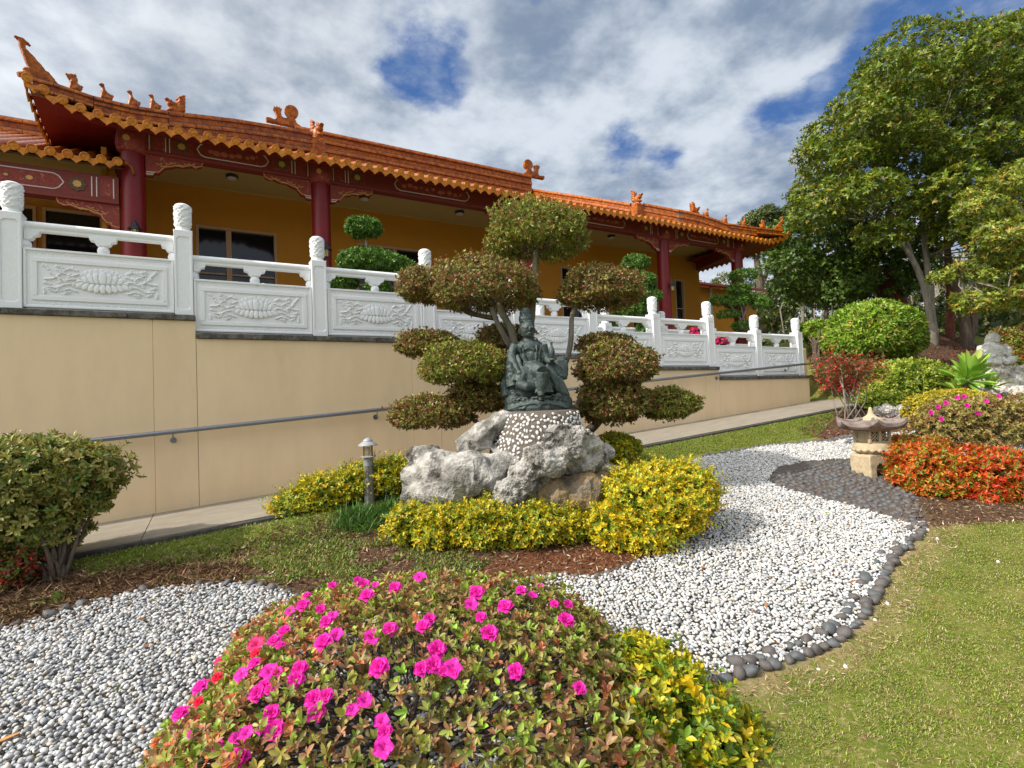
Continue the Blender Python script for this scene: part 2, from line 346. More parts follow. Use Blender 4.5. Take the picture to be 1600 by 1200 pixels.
for x in xs:
    z = ramp_z(x); vv += [(x, -1.58, z-.02), (x, -1.525, z-.012), (x, -1.60, z-.22), (x, -1.5, z-.22)]
b.add(vv, [q for i in range(n-1) for q in ((i*4, i*4+4, i*4+5, i*4+1), (i*4+2, i*4+6, i*4+4, i*4))])
o = b.build('kerb', M_kerb); tag(o, kind='structure')
# ------------------------------------------------------------------ retaining wall
H0, SP, DST = 2.886, 1.63, .222
def lvl(i): return H0-DST*max(0, (i+1)//2)          # level of the coping right of post i-1 .. i
wall = thing('retaining_wall', 'long beige rendered retaining wall stepping down beside the sloping path', 'wall', (6, 0, 0))
steps = [-3.2, 1.75, 5.01, 8.27, 11.53, 14.88]
tops = [H0-.07-DST*k for k in range(5)]
for k in range(5):
    xa, xb = steps[k], steps[k+1]
    cut = [xa]+[j for j in ([-1.98] if k == 0 else [])+[xb-.45 if k < 4 else 99] if xa < j < xb]+[xb]
    for i in range(len(cut)-1):
        a, c = cut[i]+.0022, cut[i+1]-.0022
        MBw = MB().box(a, c, 0, .30, -.3+ramp_z(a), tops[k], .004); MBw.build('wall_panel', M_beige, wall)
    MB().box(xa+.01, xb-.01, .008, .28, .2, tops[k]-.02).build('wall_core', M_beige, wall)
for k in range(5):
    xa, xb = steps[k], steps[k+1]
    b = MB(); x = xa
    while x < xb-.02:
        L = min(random.Random(int(x*100)).uniform(.8, 1.3), xb-x); b.box(x+.002, x+L-.002, -.035, .36, tops[k]+.002, tops[k]+.07, .006); x += L
    b.build('coping', M_coping, wall)
# end return of the ramp wall
MB().box(14.95, 15.3, 1.9, 2.2, .9, 2.72, .01).build('end_pier', M_beige, wall)
MB().box(15.3, 15.5, .4, 1.9, .9, 2.72, .01).build('wall_panel', M_beige, wall)
# planting strip + terrace slab behind the wall
b = MB()
for k in range(5): b.box(steps[k]+.003, steps[k+1]-.003, .301, 1.35, 0, tops[k]-.01)
b.box(-3.2, 14.8, 1.351, 2.2, 0, 2.75); b.box(-3.2, 17.6, 2.2, 12.6, 0, 2.86)
o = b.build('terrace', M_floor); tag(o, kind='structure')

# ------------------------------------------------------------------ balustrade
def relief_panel():
    W, Hh = 1.10, .37; nu, nv = 240, 84
    U, Vv = np.meshgrid(np.linspace(-W/2, W/2, nu), np.linspace(-Hh/2, Hh/2, nv)); Hf = np.zeros_like(U)
    def dome(cx, cy, rx, ry, ang, h, base=.0, p=.4):
        nonlocal Hf
        c, s = math.cos(ang), math.sin(ang); X = (U-cx)*c+(Vv-cy)*s; Y = -(U-cx)*s+(Vv-cy)*c
        r = (X/rx)**2+(Y/ry)**2; z = base+h*np.power(np.clip(1-r, 0, 1), p)
        Hf = np.where(r < 1, np.maximum(z*(1-.25*np.exp(-((Y)/(ry*.10+1e-6))**2*0)), Hf*.25), np.where(r < 1.22, Hf*.45, Hf))
    def stroke(pts, w0, w1, h):
        nonlocal Hf
        pts = np.array(pts); t = np.linspace(0, 1, len(pts)); tt = np.linspace(0, 1, 60)
        px = np.interp(tt, t, pts[:, 0]); py = np.interp(tt, t, pts[:, 1])
        k = np.ones(9)/9; px = np.convolve(np.pad(px, 4, 'edge'), k, 'valid'); py = np.convolve(np.pad(py, 4, 'edge'), k, 'valid')
        for a, bb, q in zip(px, py, tt):
            w_ = w0+(w1-w0)*q; r = ((U-a)**2+(Vv-bb)**2)/w_**2; Hf = np.maximum(Hf, h*np.sqrt(np.clip(1-r, 0, 1)))
    for s in (-1, 1):
        stroke([(s*.18, -.01), (s*.28, .02), (s*.36, -.02), (s*.44, .05), (s*.50, .13)], .010, .015, .018)
        stroke([(s*.20, -.09), (s*.27, -.04), (s*.35, -.05), (s*.42, -.10), (s*.50, -.09)], .010, .011, .017)
        stroke([(s*.22, .08), (s*.29, .05), (s*.36, .08), (s*.42, .12)], .009, .011, .017)
        stroke([(s*.24, -.13), (s*.31, -.10), (s*.38, -.13)], .009, .009, .016)
        stroke([(s*.30, .14), (s*.36, .10), (s*.45, .01), (s*.53, .00)], .008, .011, .016)
        for (x, y, a) in ((.26, .13, .4), (.31, .05, 2.), (.46, .07, .8), (.38, -.02, 2.6), (.50, -.05, .2), (.26, -.06, 1.), (.40, .15, 0), (.46, -.13, .5), (.33, -.15, 2.7), (.52, .16, 1.), (.53, -.14, 1.5)):
            dome(s*x, y, .042, .017, s*a, .018)
            dome(s*(x+.012), y+.012, .030, .012, s*(a+.9), .017)
        for j in range(6):                                   # small open flower
            t = j*math.pi/3+.2
            if s < 0: dome(s*.43+.024*math.cos(t), -.115+.022*math.sin(t), .019, .011, t, .015)
            dome(s*.36+.022*math.cos(t), .125+.018*math.sin(t), .018, .010, t, .014)
    for j in range(-5, 6):                                  # ragged outline of the back petals
        t = j*.27; dome(.20*math.sin(t), .015+.12*math.cos(t), .045, .03, -t, .008)
    for j in (4, -4, 3, -3, 2, -2, 1, -1, 0):
        dome(.052*j, .040-.0042*j*j, .040-abs(j)*.002, .088-abs(j)*.009, -j*.20, .013, .006+.003*(4-abs(j)), .3)
    for j in (4, -4, 3, -3, 2, -2, 1, -1, 0):
        dome(.054*j, -.085+.0022*j*j, .031, .058-abs(j)*.003, j*.20, .013, .006+.003*(4-abs(j)), .3)
    Hf *= 1.35
    edge = np.minimum(W/2-np.abs(U), Hh/2-np.abs(Vv)); Hf *= np.clip(edge/.012, 0, 1)
    rr = np.random.RandomState(3); Hf += rr.rand(*Hf.shape)*.0006
    return U, Vv, Hf, nu, nv, W, Hh
RU, RV, RH, rnu, rnv, RW, RHh = relief_panel()
def frame_box(b, x0, x1, z0, z1, y, wd, dp):
    b.box(x0, x1, y-dp, y+.002, z0, z0+wd, .003); b.box(x0, x1, y-dp, y+.002, z1-wd, z1, .003)
    b.box(x0, x0+wd, y-dp, y+.002, z0+wd+.001, z1-wd-.001, .003); b.box(x1-wd, x1, y-dp, y+.002, z0+wd+.001, z1-wd-.001, .003)
def rope(b, x0, x1, z, y, horizontal=True):
    n = int((x1-x0)/.034)
    for i in range(n):
        t = x0+(i+.5)*(x1-x0)/n; R_ = Matrix.Rotation(.6 if i % 2 else -.6, 3, 'Y')
        if horizontal: b.ell((t, y, z), (.017, .006, .007), R_, 6, 4)
        else: b.ell((z, y, t), (.007, .006, .017), R_, 6, 4)
bal = thing('stone_balustrade', 'white carved stone balustrade with lotus panels stepping down along the top of the beige wall', 'balustrade', (6, .15, 2.5))
YF = .06     # front face of the panels
def post_mesh():
    b = MB(); w_ = .10; y = .15
    b.box(-w_, w_, y-w_, y+w_, 0, 1.07, .006)
    b2 = MB(); yy = y-w_
    ring = lambda e, c: [(-w_+e+c, .05+e), (w_-e-c, .05+e), (w_-e, .05+e+c), (w_-e, 1.01-c-e*.4), (w_-e-c, 1.01-e*.4), (-w_+e+c, 1.01-e*.4), (-w_+e, 1.01-c-e*.4), (-w_+e, .05+e+c)]
    # raised frame round a sunk panel on front and back
    for side in (-1, 1):
        yo = y+side*w_; o1 = [(-w_+.004, .01), (w_-.004, .01), (w_-.004, .01), (w_-.004, 1.065), (w_-.004, 1.065), (-w_+.004, 1.065), (-w_+.004, 1.065), (-w_+.004, .01)]
        i1 = ring(.024, .028); i2 = ring(.030, .028); n = 8
        vs = [(p[0], yo+side*.010, p[1]) for p in o1]+[(p[0], yo+side*.010, p[1]) for p in i1]+[(p[0], yo+side*.001, p[1]) for p in i2]+[(p[0], yo-side*.002, p[1]) for p in o1]
        b.add(vs, [(k, (k+1) % n, n+(k+1) % n, n+k) for k in range(n)]+[(n+k, n+(k+1) % n, 2*n+(k+1) % n, 2*n+k) for k in range(n)]+[(3*n+k, 3*n+(k+1) % n, (k+1) % n, k) for k in range(n)])
    b.box(-w_-.004, w_+.004, y-w_-.004, y+w_+.004, 1.070, 1.085, .004)
    return b
def cap_mesh(b):
    seg, rings = 40, 34; rr = np.random.RandomState(5); V = []; 
    for i in range(rings+1):
        t = i/rings; z = 1.085+.365*t
        if t < .12: r = .080+.004*math.sin(t/.12*math.pi)
        elif t < .17: r = .074
        else:
            q = (t-.17)/.83; r = .089+.006*math.sin(min(q*1.6, 1)*math.pi*.5); r *= math.sqrt(max(0, 1-max(0, (q-.80)/.205)**2.4))
        for k in range(seg):
            a = 2*math.pi*k/seg; d = 0
            if .17 < t < .93: d = .0060*(math.sin(a*5+6*math.sin(t*14))+math.sin(a*9-t*33+2*math.sin(a*3)))*.8+.003*rr.rand()
            V.append(((r+d)*math.cos(a), .15+(r+d)*math.sin(a), z))
    b.add(V, [(i*seg+k, i*seg+(k+1) % seg, (i+1)*seg+(k+1) % seg, (i+1)*seg+k) for i in range(rings) for k in range(seg)]+[tuple(range(rings*seg, rings*seg+seg))])
def shift(b, dx, dy, dz): b.v = [(x+dx, y+dy, z+dz) for x, y, z in b.v]; return b
def make_post(root, x, y, z):
    b = shift(post_mesh(), x, y, z); p = b.build('post', M_white, root); c = MB(); cap_mesh(c); shift(c, x, y, z); c.build('post_cap', M_white, p, smooth=True)
def make_panel(root, xa, xb, y, z, hi=True):
    L = xb-xa; x0, x1 = xa+.106, xb-.106; xm = (xa+xb)/2
    b = MB(); b.box(x0, x1, y+YF+.012, y+YF+.16, z+.03, z+.70, .004)
    frame_box(b, x0, x1, z+.03, z+.70, y+YF+.012, .025, .016)
    fx0, fx1 = xm-.64, xm+.64
    frame_box(b, fx0, fx1, z+.115, z+.60, y+YF+.012, .05, .016)
    rope(b, x0+.03, x1-.03, z+.655, y+YF+.011); rope(b, x0+.03, x1-.03, z+.080, y+YF+.011)
    b.box(x0+.02, x1-.02, y+YF+.03, y+YF+.14, z+.0, z+.03)
    p = b.build('carved_panel', M_white, root)
    if hi:
        V = np.stack([xm+RU.ravel(), y+YF+.011-RH.ravel(), z+.357+RV.ravel()*.98], 1); ii = (np.arange(rnv-1)[:, None]*rnu+np.arange(rnu-1)[None, :]).ravel()
        me = npmesh('lotus_relief', V, np.stack([ii, ii+1, ii+rnu+1, ii+rnu], 1), p); link('lotus_relief', me, M_white, p, True)
    # hand rail, rounded
    b = MB(); prof = [(.055*math.cos(t), .047*math.sin(t)) for t in np.linspace(0, 2*math.pi, 14, endpoint=False)]
    vs = [(xx, y+.15+p_[0], z+.975+p_[1]) for xx in (x0-.01, x1+.01) for p_ in prof]; n = len(prof)
    b.add(vs, [(k, (k+1) % n, n+(k+1) % n, n+k) for k in range(n)]); b.box(x0-.006, x1+.006, y+.115, y+.185, z+.905, z+.945, .008)
    b.build('rail', M_white, root, smooth=False); autosmooth(bpy.data.objects[-1] if False else root.children[-1], 40)
    for cx_, half in ((xm, 0), (x0, 1), (x1, -1)):
        b = MB()
        prof = [(.035, 0), (.058, .02), (.062, .05), (.055, .08), (.036, .10), (.034, .108)]
        b.lathe((cx_, y+.15, z+.70), prof, 16)
        br = [(-.055, 0), (.055, 0), (.075, .02), (.085, .045), (.125, .055), (.135, .098), (-.135, .098), (-.125, .055), (-.085, .045), (-.075, .02)]
        if half == 1: br = [(max(px_, 0), pz) for px_, pz in br]
        if half == -1: br = [(min(px_, 0), pz) for px_, pz in br]
        if half: br = [q for i, q in enumerate(br) if q not in br[:i]]
        b.prism(br, (cx_, y+.15, z+.808), (1, 0, 0), (0, 0, 1), .10)
        autosmooth(b.build('baluster', M_white, root), 45)
for i in range(-1, 10): make_post(bal, SP*i, 0, H0-DST*max(0, i//2))
for i in range(-1, 9): make_panel(bal, SP*i, SP*(i+1), 0, lvl(i), hi=True)
bal2 = thing('stone_balustrade', 'white stone balustrade on the far side of the raised walk, seen through the front one', 'balustrade', (11, 1.5, 2.4))
for i, x in enumerate((2.67, 4.42, 6.17, 7.92, 9.67, 11.42, 13.17, 14.92)):
    z = 3.68-1.45-(0. if x > 7 else -.0)+.0
    make_post(bal2, x, 1.35, z)
    if i: make_panel(bal2, x-1.75, x, 1.35, z, hi=False)

# ------------------------------------------------------------------ temple
T = thing('temple_building', 'ochre temple hall with red columns and an orange glazed tile roof with ridge figures', 'temple', (8.3, 2.5, 2.86))
ZB, ZT = 5.87, 6.24
COLX = [.91, 3.78, 8.24, 12.65, 15.74]
# walls with window openings
WIN = [(1.74, 3.25, 2.33), (4.94, 6.78, 5.88), (7.82, 9.45, 8.6), (10.77, 12.35, 11.55), (13.45, 14.66, 14.35), (15.40, 15.85, None)]
YW = 4.65; WB, WT = 3.35, 5.49
b = MB(); x = .55
for (x0, x1, mx) in WIN:
    b.box(x, x0, YW, YW+.2, 2.86, 6.3); b.box(x0, x1, YW, YW+.2, WT, 6.3); b.box(x0, x1, YW, YW+.2, 2.86, WB); x = x1
b.box(.48, .549, 2.66, YW+.2, 2.86, 5.95); b.box(x, 16.62, YW, YW+.2, 2.86, 6.3); b.box(16.42, 16.62, YW+.2, 12.4, 2.86, 6.3); b.box(.55, .75, YW+.2, 12.4, 2.86, 6.3)
b.build('wall', M_orange, T)
for (x0, x1, mx) in WIN:
    fr = MB(); y0, y1 = YW+.02, YW+.09; f_ = .055
    fr.box(x0+.002, x0+f_, y0-.04, y1, WB+.002, WT-.002, .004); fr.box(x1-f_, x1-.002, y0-.04, y1, WB+.002, WT-.002, .004)
    fr.box(x0+f_, x1-f_, y0-.04, y1, WT-f_, WT-.002, .004); fr.box(x0+f_, x1-f_, y0-.04, y1, WB+.002, WB+f_, .004)
    if mx: fr.box(mx-.05, mx+.05, y0-.03, y1, WB+f_+.001, WT-f_-.001, .004); fr.box(mx-.004, mx+.004, y0-.034, y0-.03, WB+f_, WT-f_)
    fr.box(x0+f_+.001, (mx-.051) if mx else x1-f_-.001, y0, y1-.02, 4.50, 4.53)
    if mx: fr.box(mx+.051, x1-f_-.001, y0, y1-.02, 4.50, 4.53)
    w_ = fr.build('window', M_frame, T)
    MB().box(x0+f_, x1-f_, y1-.02, y1-.012, WB+f_, WT-f_).build('pane', M_glass, w_)
b = MB(); b.box(.3, 16.62, 2.62, YW-.003, 6.30, 6.34); b.box(.3, 16.62, YW-.03, YW-.003, 6.27, 6.297)
b.build('ceiling', M_ceiling, T)
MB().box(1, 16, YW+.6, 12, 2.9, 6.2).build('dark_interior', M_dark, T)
def medallion(b, c, r, sx=1.):
    pts = []
    for k in range(32):
        a = 2*math.pi*k/32; q = r*(1+.12*math.cos(8*a)); pts.append((q*sx*math.cos(a), q*math.sin(a)))
    b.prism(pts, c, (1, 0, 0), (0, 0, 1), .012)
def bracket_poly(L, h, sgn):
    p = [(0, 0), (L, 0), (L-.02, -.07), (L-.09, -.10), (L-.16, -.085), (L-.26, -.12), (L-.38, -.125), (L-.44, -.16), (L-.54, -.19), (L*.28, -.235), (L*.22, -.30), (.11, -.31), (.10, -.35), (.02, -.37), (0, -.36)]
    return [(sgn*x, y*h/.37) for x, y in p]
# columns
for i, x in enumerate(COLX):
    b = MB(); r = .165; b.lathe((x, 2.5, 2.86), [(r*1.25, 0), (r*1.25, .10), (r, .16), (r, 2.5), (r*.98, 3.0)], 28)
    c = b.build('column', M_red, T); autosmooth(c, 30)
    b = MB(); b.box(x-.19, x+.19, 2.30, 2.70, ZB+.02, ZT-.0, .02)
    pts = []; 
    h_ = b.build('column_head', M_redbeam, c)
    b = MB(); b.lathe((x, 2.5, ZB-.04), [(.17, 0), (.215, .05), (.235, .16), (.225, .28), (.18, .345)], 24); autosmooth(b.build('column_capital', M_redpanel, c), 50)
    b = MB(); b.prism([(.045*math.cos(t), .045*math.sin(t)) for t in np.linspace(0, 6.283, 14, endpoint=False)], (x-.06, 2.5-.238, ZB+.13), (1, .25, 0), (0, 0, 1), .012); b.build('painted_emblem', M_gold, c)
bays = [(COLX[i], COLX[i+1]) for i in range(4)]
for (xa, xb) in bays:
    a, c = xa+.17, xb-.17; L = c-a
    b = MB(); b.box(a, c, 2.40, 2.60, ZB, ZB+.05, .006); b.box(a, c, 2.42, 2.58, ZB+.051, ZT, .004)
    bm_ = b.build('beam', M_redbeam, T)
    YB = 2.42
    t = MB(); g = MB(); pn = MB(); dk = MB()
    for s, o_ in ((1, a), (-1, c)):
        t = MB(); g = MB(); dk = MB()
        for d in (.05, .27, .325): t.box(min(o_+s*d, o_+s*(d+.014)), max(o_+s*d, o_+s*(d+.014)), YB-.008, YB-.001, ZB+.06, ZT-.02)
        pn.box(min(o_+s*.075, o_+s*.255), max(o_+s*.075, o_+s*.255), YB-.005, YB-.001, ZB+.075, ZT-.04)
        pn.box(min(o_+s*.35, o_+s*.66), max(o_+s*.35, o_+s*.66), YB-.005, YB-.001, ZB+.075, ZT-.04)
        medallion(dk, (o_+s*.50, YB-.007, (ZB+ZT)/2+.01), .105); medallion(g, (o_+s*.50, YB-.016, (ZB+ZT)/2+.01), .052)
        t.build('pale_moulding', M_trim, bm_); g.build('gold_flower', M_gold, dk.build('dark_medallion', M_darkgreen, bm_) and bm_)
    t = MB()
    m0, m1 = a+L*.30 if L > 3.5 else a+.72, c-L*.30 if L > 3.5 else c-.72
    zc = (ZB+ZT)/2+.02; hh = .115
    outl = [(m0, zc), (m0+.05, zc+hh*.75), (m0+.12, zc+hh), (m1-.12, zc+hh), (m1-.05, zc+hh*.75), (m1, zc), (m1-.05, zc-hh*.75), (m1-.12, zc-hh), (m0+.12, zc-hh), (m0+.05, zc-hh*.75)]
    pn.add([(x_, YB-.004, z_) for x_, z_ in outl], [tuple(range(9, -1, -1))])
    for k in range(10): t.tube([(outl[k][0], YB-.006, outl[k][1]), (outl[(k+1) % 10][0], YB-.006, outl[(k+1) % 10][1])], .009, 5)
    pn.build('painted_panel', M_redpanel, bm_); t.build('panel_outline', M_trim, bm_)
    fl = MB(); rr = random.Random(int(xa*10)); q = m0+.2
    while q < m1-.15:
        s_ = rr.uniform(.018, .045); medallion(fl, (q, YB-.009, zc+rr.uniform(-.02, .02)), s_, 1.3); q += rr.uniform(.07, .16)
    fl.build('painted_flower', mat('faded_pink', (.45, .13, .09), .6, .2, 20) if 'faded_pink' not in MATS else MATS['faded_pink'], bm_)
    for s, o_ in ((1, a), (-1, c)):
        b = MB(); b.prism(bracket_poly(.82 if L > 3 else .8, .36, s), (o_, 2.5, ZB-.002), (1, 0, 0), (0, 0, 1), .10)
        br = b.build('bracket', M_redpanel, T)
        g = MB(); rr = random.Random(3)
        for k in range(9):
            u = .14+.58*k/9; zz_ = -.05-.03*math.sin(k*1.7)-(.10*(1-u/.8)); g.tube([(o_+s*u, 2.447, ZB+zz_), (o_+s*(u+.04), 2.446, ZB+zz_-.02), (o_+s*(u+.085), 2.447, ZB+zz_+.015)], .006, 5)
        g.tube([(o_+s*p_[0], 2.449, ZB+p_[1]*.93) for p_ in [(abs(q[0]), q[1]) for q in bracket_poly(.8, .36, 1)[1:]]], .007, 5)
        g.build('gold_scroll', M_gold, br)
        t = MB(); t.box(min(o_+s*.01, o_+s*.10), max(o_+s*.01, o_+s*.10), 2.44, 2.449, ZB-.335, ZB-.32); t.box(min(o_+s*.01, o_+s*.12), max(o_+s*.01, o_+s*.12), 2.44, 2.449, ZB-.30, ZB-.287); t.build('pale_moulding', M_trim, br)
# end beam at the right going back to the wall
b = MB(); b.add([(15.84, 2.6, ZB), (15.98, 2.6, ZB), (16.60, 4.62, ZB), (16.46, 4.62, ZB), (15.84, 2.6, ZT), (15.98, 2.6, ZT), (16.60, 4.62, ZT), (16.46, 4.62, ZT)], [(3, 2, 1, 0), (4, 5, 6, 7), (0, 1, 5, 4), (1, 2, 6, 5), (2, 3, 7, 6), (3, 0, 4, 7)]); b.build('beam', M_redbeam, T)

# roof ------------------------------------------------------------
XL, XR = -.24, 17.30
def lift(x): return .30*clamp((.85-x)/1.1)**2.2+.32*clamp((x-16.15)/1.15)**2.2
def eave_y(x): return 1.90-.10*(clamp((.85-x)/1.1)**2+clamp((x-16.15)/1.15)**2)
def eave_z(x): return 5.955+lift(x)
def hip_y(x):  # plan line of hip from corner to foot of the gable ridge
    x = np.asarray(x, float); l = 1.78+(x-XL)*(3.5-1.78)/(3.92-XL); r = 1.78+(XR-x)*(3.5-1.78)/(XR-12.75)
    return np.where(x < 3.92, l, np.where(x > 12.75, r, 8.5))
def slope_z(x, y):
    ye = eave_y(x); d = np.maximum(y-ye, 0); base = np.where(y < 3.5, .40*d, .40*(3.5-ye)+.45*(y-3.5))
    return 5.955+.13+lift(x)*np.exp(-d*1.1)+base
rf = MB(); nxr = 90
xsr = np.linspace(XL, XR, nxr)
for i in range(nxr-1):
    for j in range(12):
        q = []
        for (xx, jj) in ((xsr[i], j), (xsr[i+1], j), (xsr[i+1], j+1), (xsr[i], j+1)):
            ye, yh = float(eave_y(xx))+.01, float(hip_y(xx)); yy = ye+(yh-ye)*jj/12; q.append((xx, yy, float(slope_z(xx, yy))-.035))
        rf.add(q, [(0, 1, 2, 3)])
# side slopes and rear slope
for sgn, X0, X1 in ((1, XL, 3.92), (-1, XR, 12.75)):
    for i in range(10):
        xa, xb = X0+(X1-X0)*i/10, X0+(X1-X0)*(i+1)/10
        za, zb = float(slope_z(xa, float(hip_y(min(max(xa, XL+.001), XR-.001))) if i else 1.8))-.04, float(slope_z(xb-sgn*.001, float(hip_y(xb-sgn*.001))))-.04
        za = max(za, min(6.37, 6.05+.5*abs(xa-X0))) if i else za; zb = max(zb, min(6.37, 6.05+.5*abs(xb-X0)))
        ya, yb = float(hip_y(xa)) if i else 1.78, float(hip_y(xb-sgn*.001))
        rf.add([(xa, ya, za), (xb, yb, zb), (xb, 17-yb, zb), (xa, 17-ya, za)], [(0, 1, 2, 3)])
    rf.add([(X1, 3.5, 6.70), (X1+sgn*.1, 8.5, 8.98), (X1, 13.5, 6.70)], [(0, 1, 2)])
rf.add([(XL, 15.1, 6.1), (XR, 15.1, 6.1), (12.75, 8.5, 8.98), (3.92, 8.5, 8.98)], [(0, 1, 2, 3)])
roof = rf.build('roof', M_mortar, T)
# soffit
sf = MB()
for i in range(nxr-1):
    xa, xb = xsr[i], xsr[i+1]
    f0 = lambda x_: (x_, float(eave_y(x_))+.03, float(eave_z(x_))+.06); f1 = lambda x_: (min(max(x_, .75), 16.0), 2.39, 6.16)
    sf.add([f0(xa), f0(xb), f1(xb), f1(xa)], [(3, 2, 1, 0)])
    sf.add([(xa, float(eave_y(xa))+.03, float(eave_z(xa))+.06), (xb, float(eave_y(xb))+.03, float(eave_z(xb))+.06), (xb, float(eave_y(xb))+.035, float(eave_z(xb))+.12), (xa, float(eave_y(xa))+.035, float(eave_z(xa))+.12)], [(0, 1, 2, 3)])
for s, X0, XI in ((1, XL, .75), (-1, XR, 16.0)):
    ys = np.linspace(1.83, 15, 30)
    for i in range(29):
        la = .30*math.exp(-(ys[i]-1.8)*1.6); lb = .30*math.exp(-(ys[i+1]-1.8)*1.6)
        sf.add([(X0+s*.03, ys[i], 6.03+la), (X0+s*.03, ys[i+1], 6.03+lb), (XI, max(ys[i+1], 2.39), 6.16), (XI, max(ys[i], 2.39), 6.16)], [(0, 1, 2, 3)])
sf.box(.75, 16.0, 2.351, 2.62, 6.245, 6.30)
sf.build('soffit', M_soffit, roof)
# tile rolls
tr = MB(); te = MB()
def roll(mb, pts, r=.062, seg=7):
    base = None; vs = []; n = len(pts)
    for i, p in enumerate(pts):
        d = np.array(pts[min(i+1, n-1)])-np.array(pts[max(i-1, 0)]); d = d/np.linalg.norm(d); s_ = np.cross(d, [0, 0, 1.]); s_ /= np.linalg.norm(s_); u = np.cross(s_, d)
        rr_ = r*(1.0 if i % 2 == 0 else .93)
        for k in range(seg):
            t = math.pi*k/(seg-1); vs.append(np.array(p)+s_*math.cos(t)*rr_+u*(math.sin(t)*rr_))
    mb.add(vs, [(i*seg+k, i*seg+k+1, (i+1)*seg+k+1, (i+1)*seg+k) for i in range(n-1) for k in range(seg-1)])
def disc(mb, c, nrm, r=.066, th=.02, seg=14):
    c, nrm = np.array(c, float), np.array(nrm, float); nrm /= np.linalg.norm(nrm); s_ = np.cross(nrm, [0, 0, 1.]); s_ /= np.linalg.norm(s_); u = np.cross(s_, nrm)
    vs = []
    for (rr_, dd) in ((r, -th), (r, 0), (r*.78, .004), (r*.72, -.003), (r*.3, -.002), (r*.15, .004)):
        for k in range(seg):
            t = 2*math.pi*k/seg; vs.append(c+s_*math.cos(t)*rr_+u*math.sin(t)*rr_+nrm*dd)
    mb.add(vs, [(i*seg+k, i*seg+(k+1) % seg, (i+1)*seg+(k+1) % seg, (i+1)*seg+k) for i in range(5) for k in range(seg)]+[tuple(range(5*seg, 6*seg))])
def heart(mb, c, ax, w_=.195, h=.125, th=.018):
    pts = [(-w_/2, .035), (-w_/2, -.01), (-w_*.42, -.045), (-w_*.28, -.068), (-w_*.14, -.088), (0, -h+.005), (w_*.14, -.088), (w_*.28, -.068), (w_*.42, -.045), (w_/2, -.01), (w_/2, .035), (w_*.25, .005), (0, -.005), (-w_*.25, .005)]
    mb.prism(pts, c, ax, (0, 0, 1), th)
nroll = int(round((XR-XL)/.2)); dxr = (XR-XL)/nroll
for i in range(nroll+1):
    x = XL+i*dxr; ye = float(eave_y(x)); yh = float(hip_y(x)); n = max(2, int((yh-ye)/.26)); x_ = min(max(x, XL+.03), XR-.03)
    pts = [(x_, y_, float(slope_z(x, y_))) for y_ in np.linspace(ye-.03, yh, 2*n)]
    roll(tr, pts); disc(te, (x_, ye-.035, pts[0][2]+.002), (0, -1, -.15))
    if i < nroll:
        xm = x+dxr/2; heart(te, (xm, float(eave_y(xm))-.015, float(eave_z(xm))+.118), (1, 0, .0))
for s, X0 in ((1, XL), (-1, XR)):
    for k in range(60):
        y_ = 1.95+k*.2; lf = .30*math.exp(-(y_-1.8)*1.6); pts = []
        xe = min(3.9, (3.92-XL)) 
        for q in range(10):
            xx = X0+s*(-.03+(min(4.1, max(.3, (y_-1.78)*2.4)))*q/9); yy = y_
            pts.append((xx, yy, 6.115+lf*math.exp(-abs(xx-X0))+.165*abs(xx-X0)))
        roll(tr, pts); disc(te, pts[0], (-s, 0, -.15)); heart(te, (X0-s*.015, y_+.1, 6.09+.30*math.exp(-(y_-1.7)*1.6)), (0, 1, 0))
tr.build('tile_rows', M_tile, roof, smooth=False)
autosmooth(roof.children[-1], 60)
te.build('eave_tiles', M_tile_end, roof); autosmooth(roof.children[-1], 30)
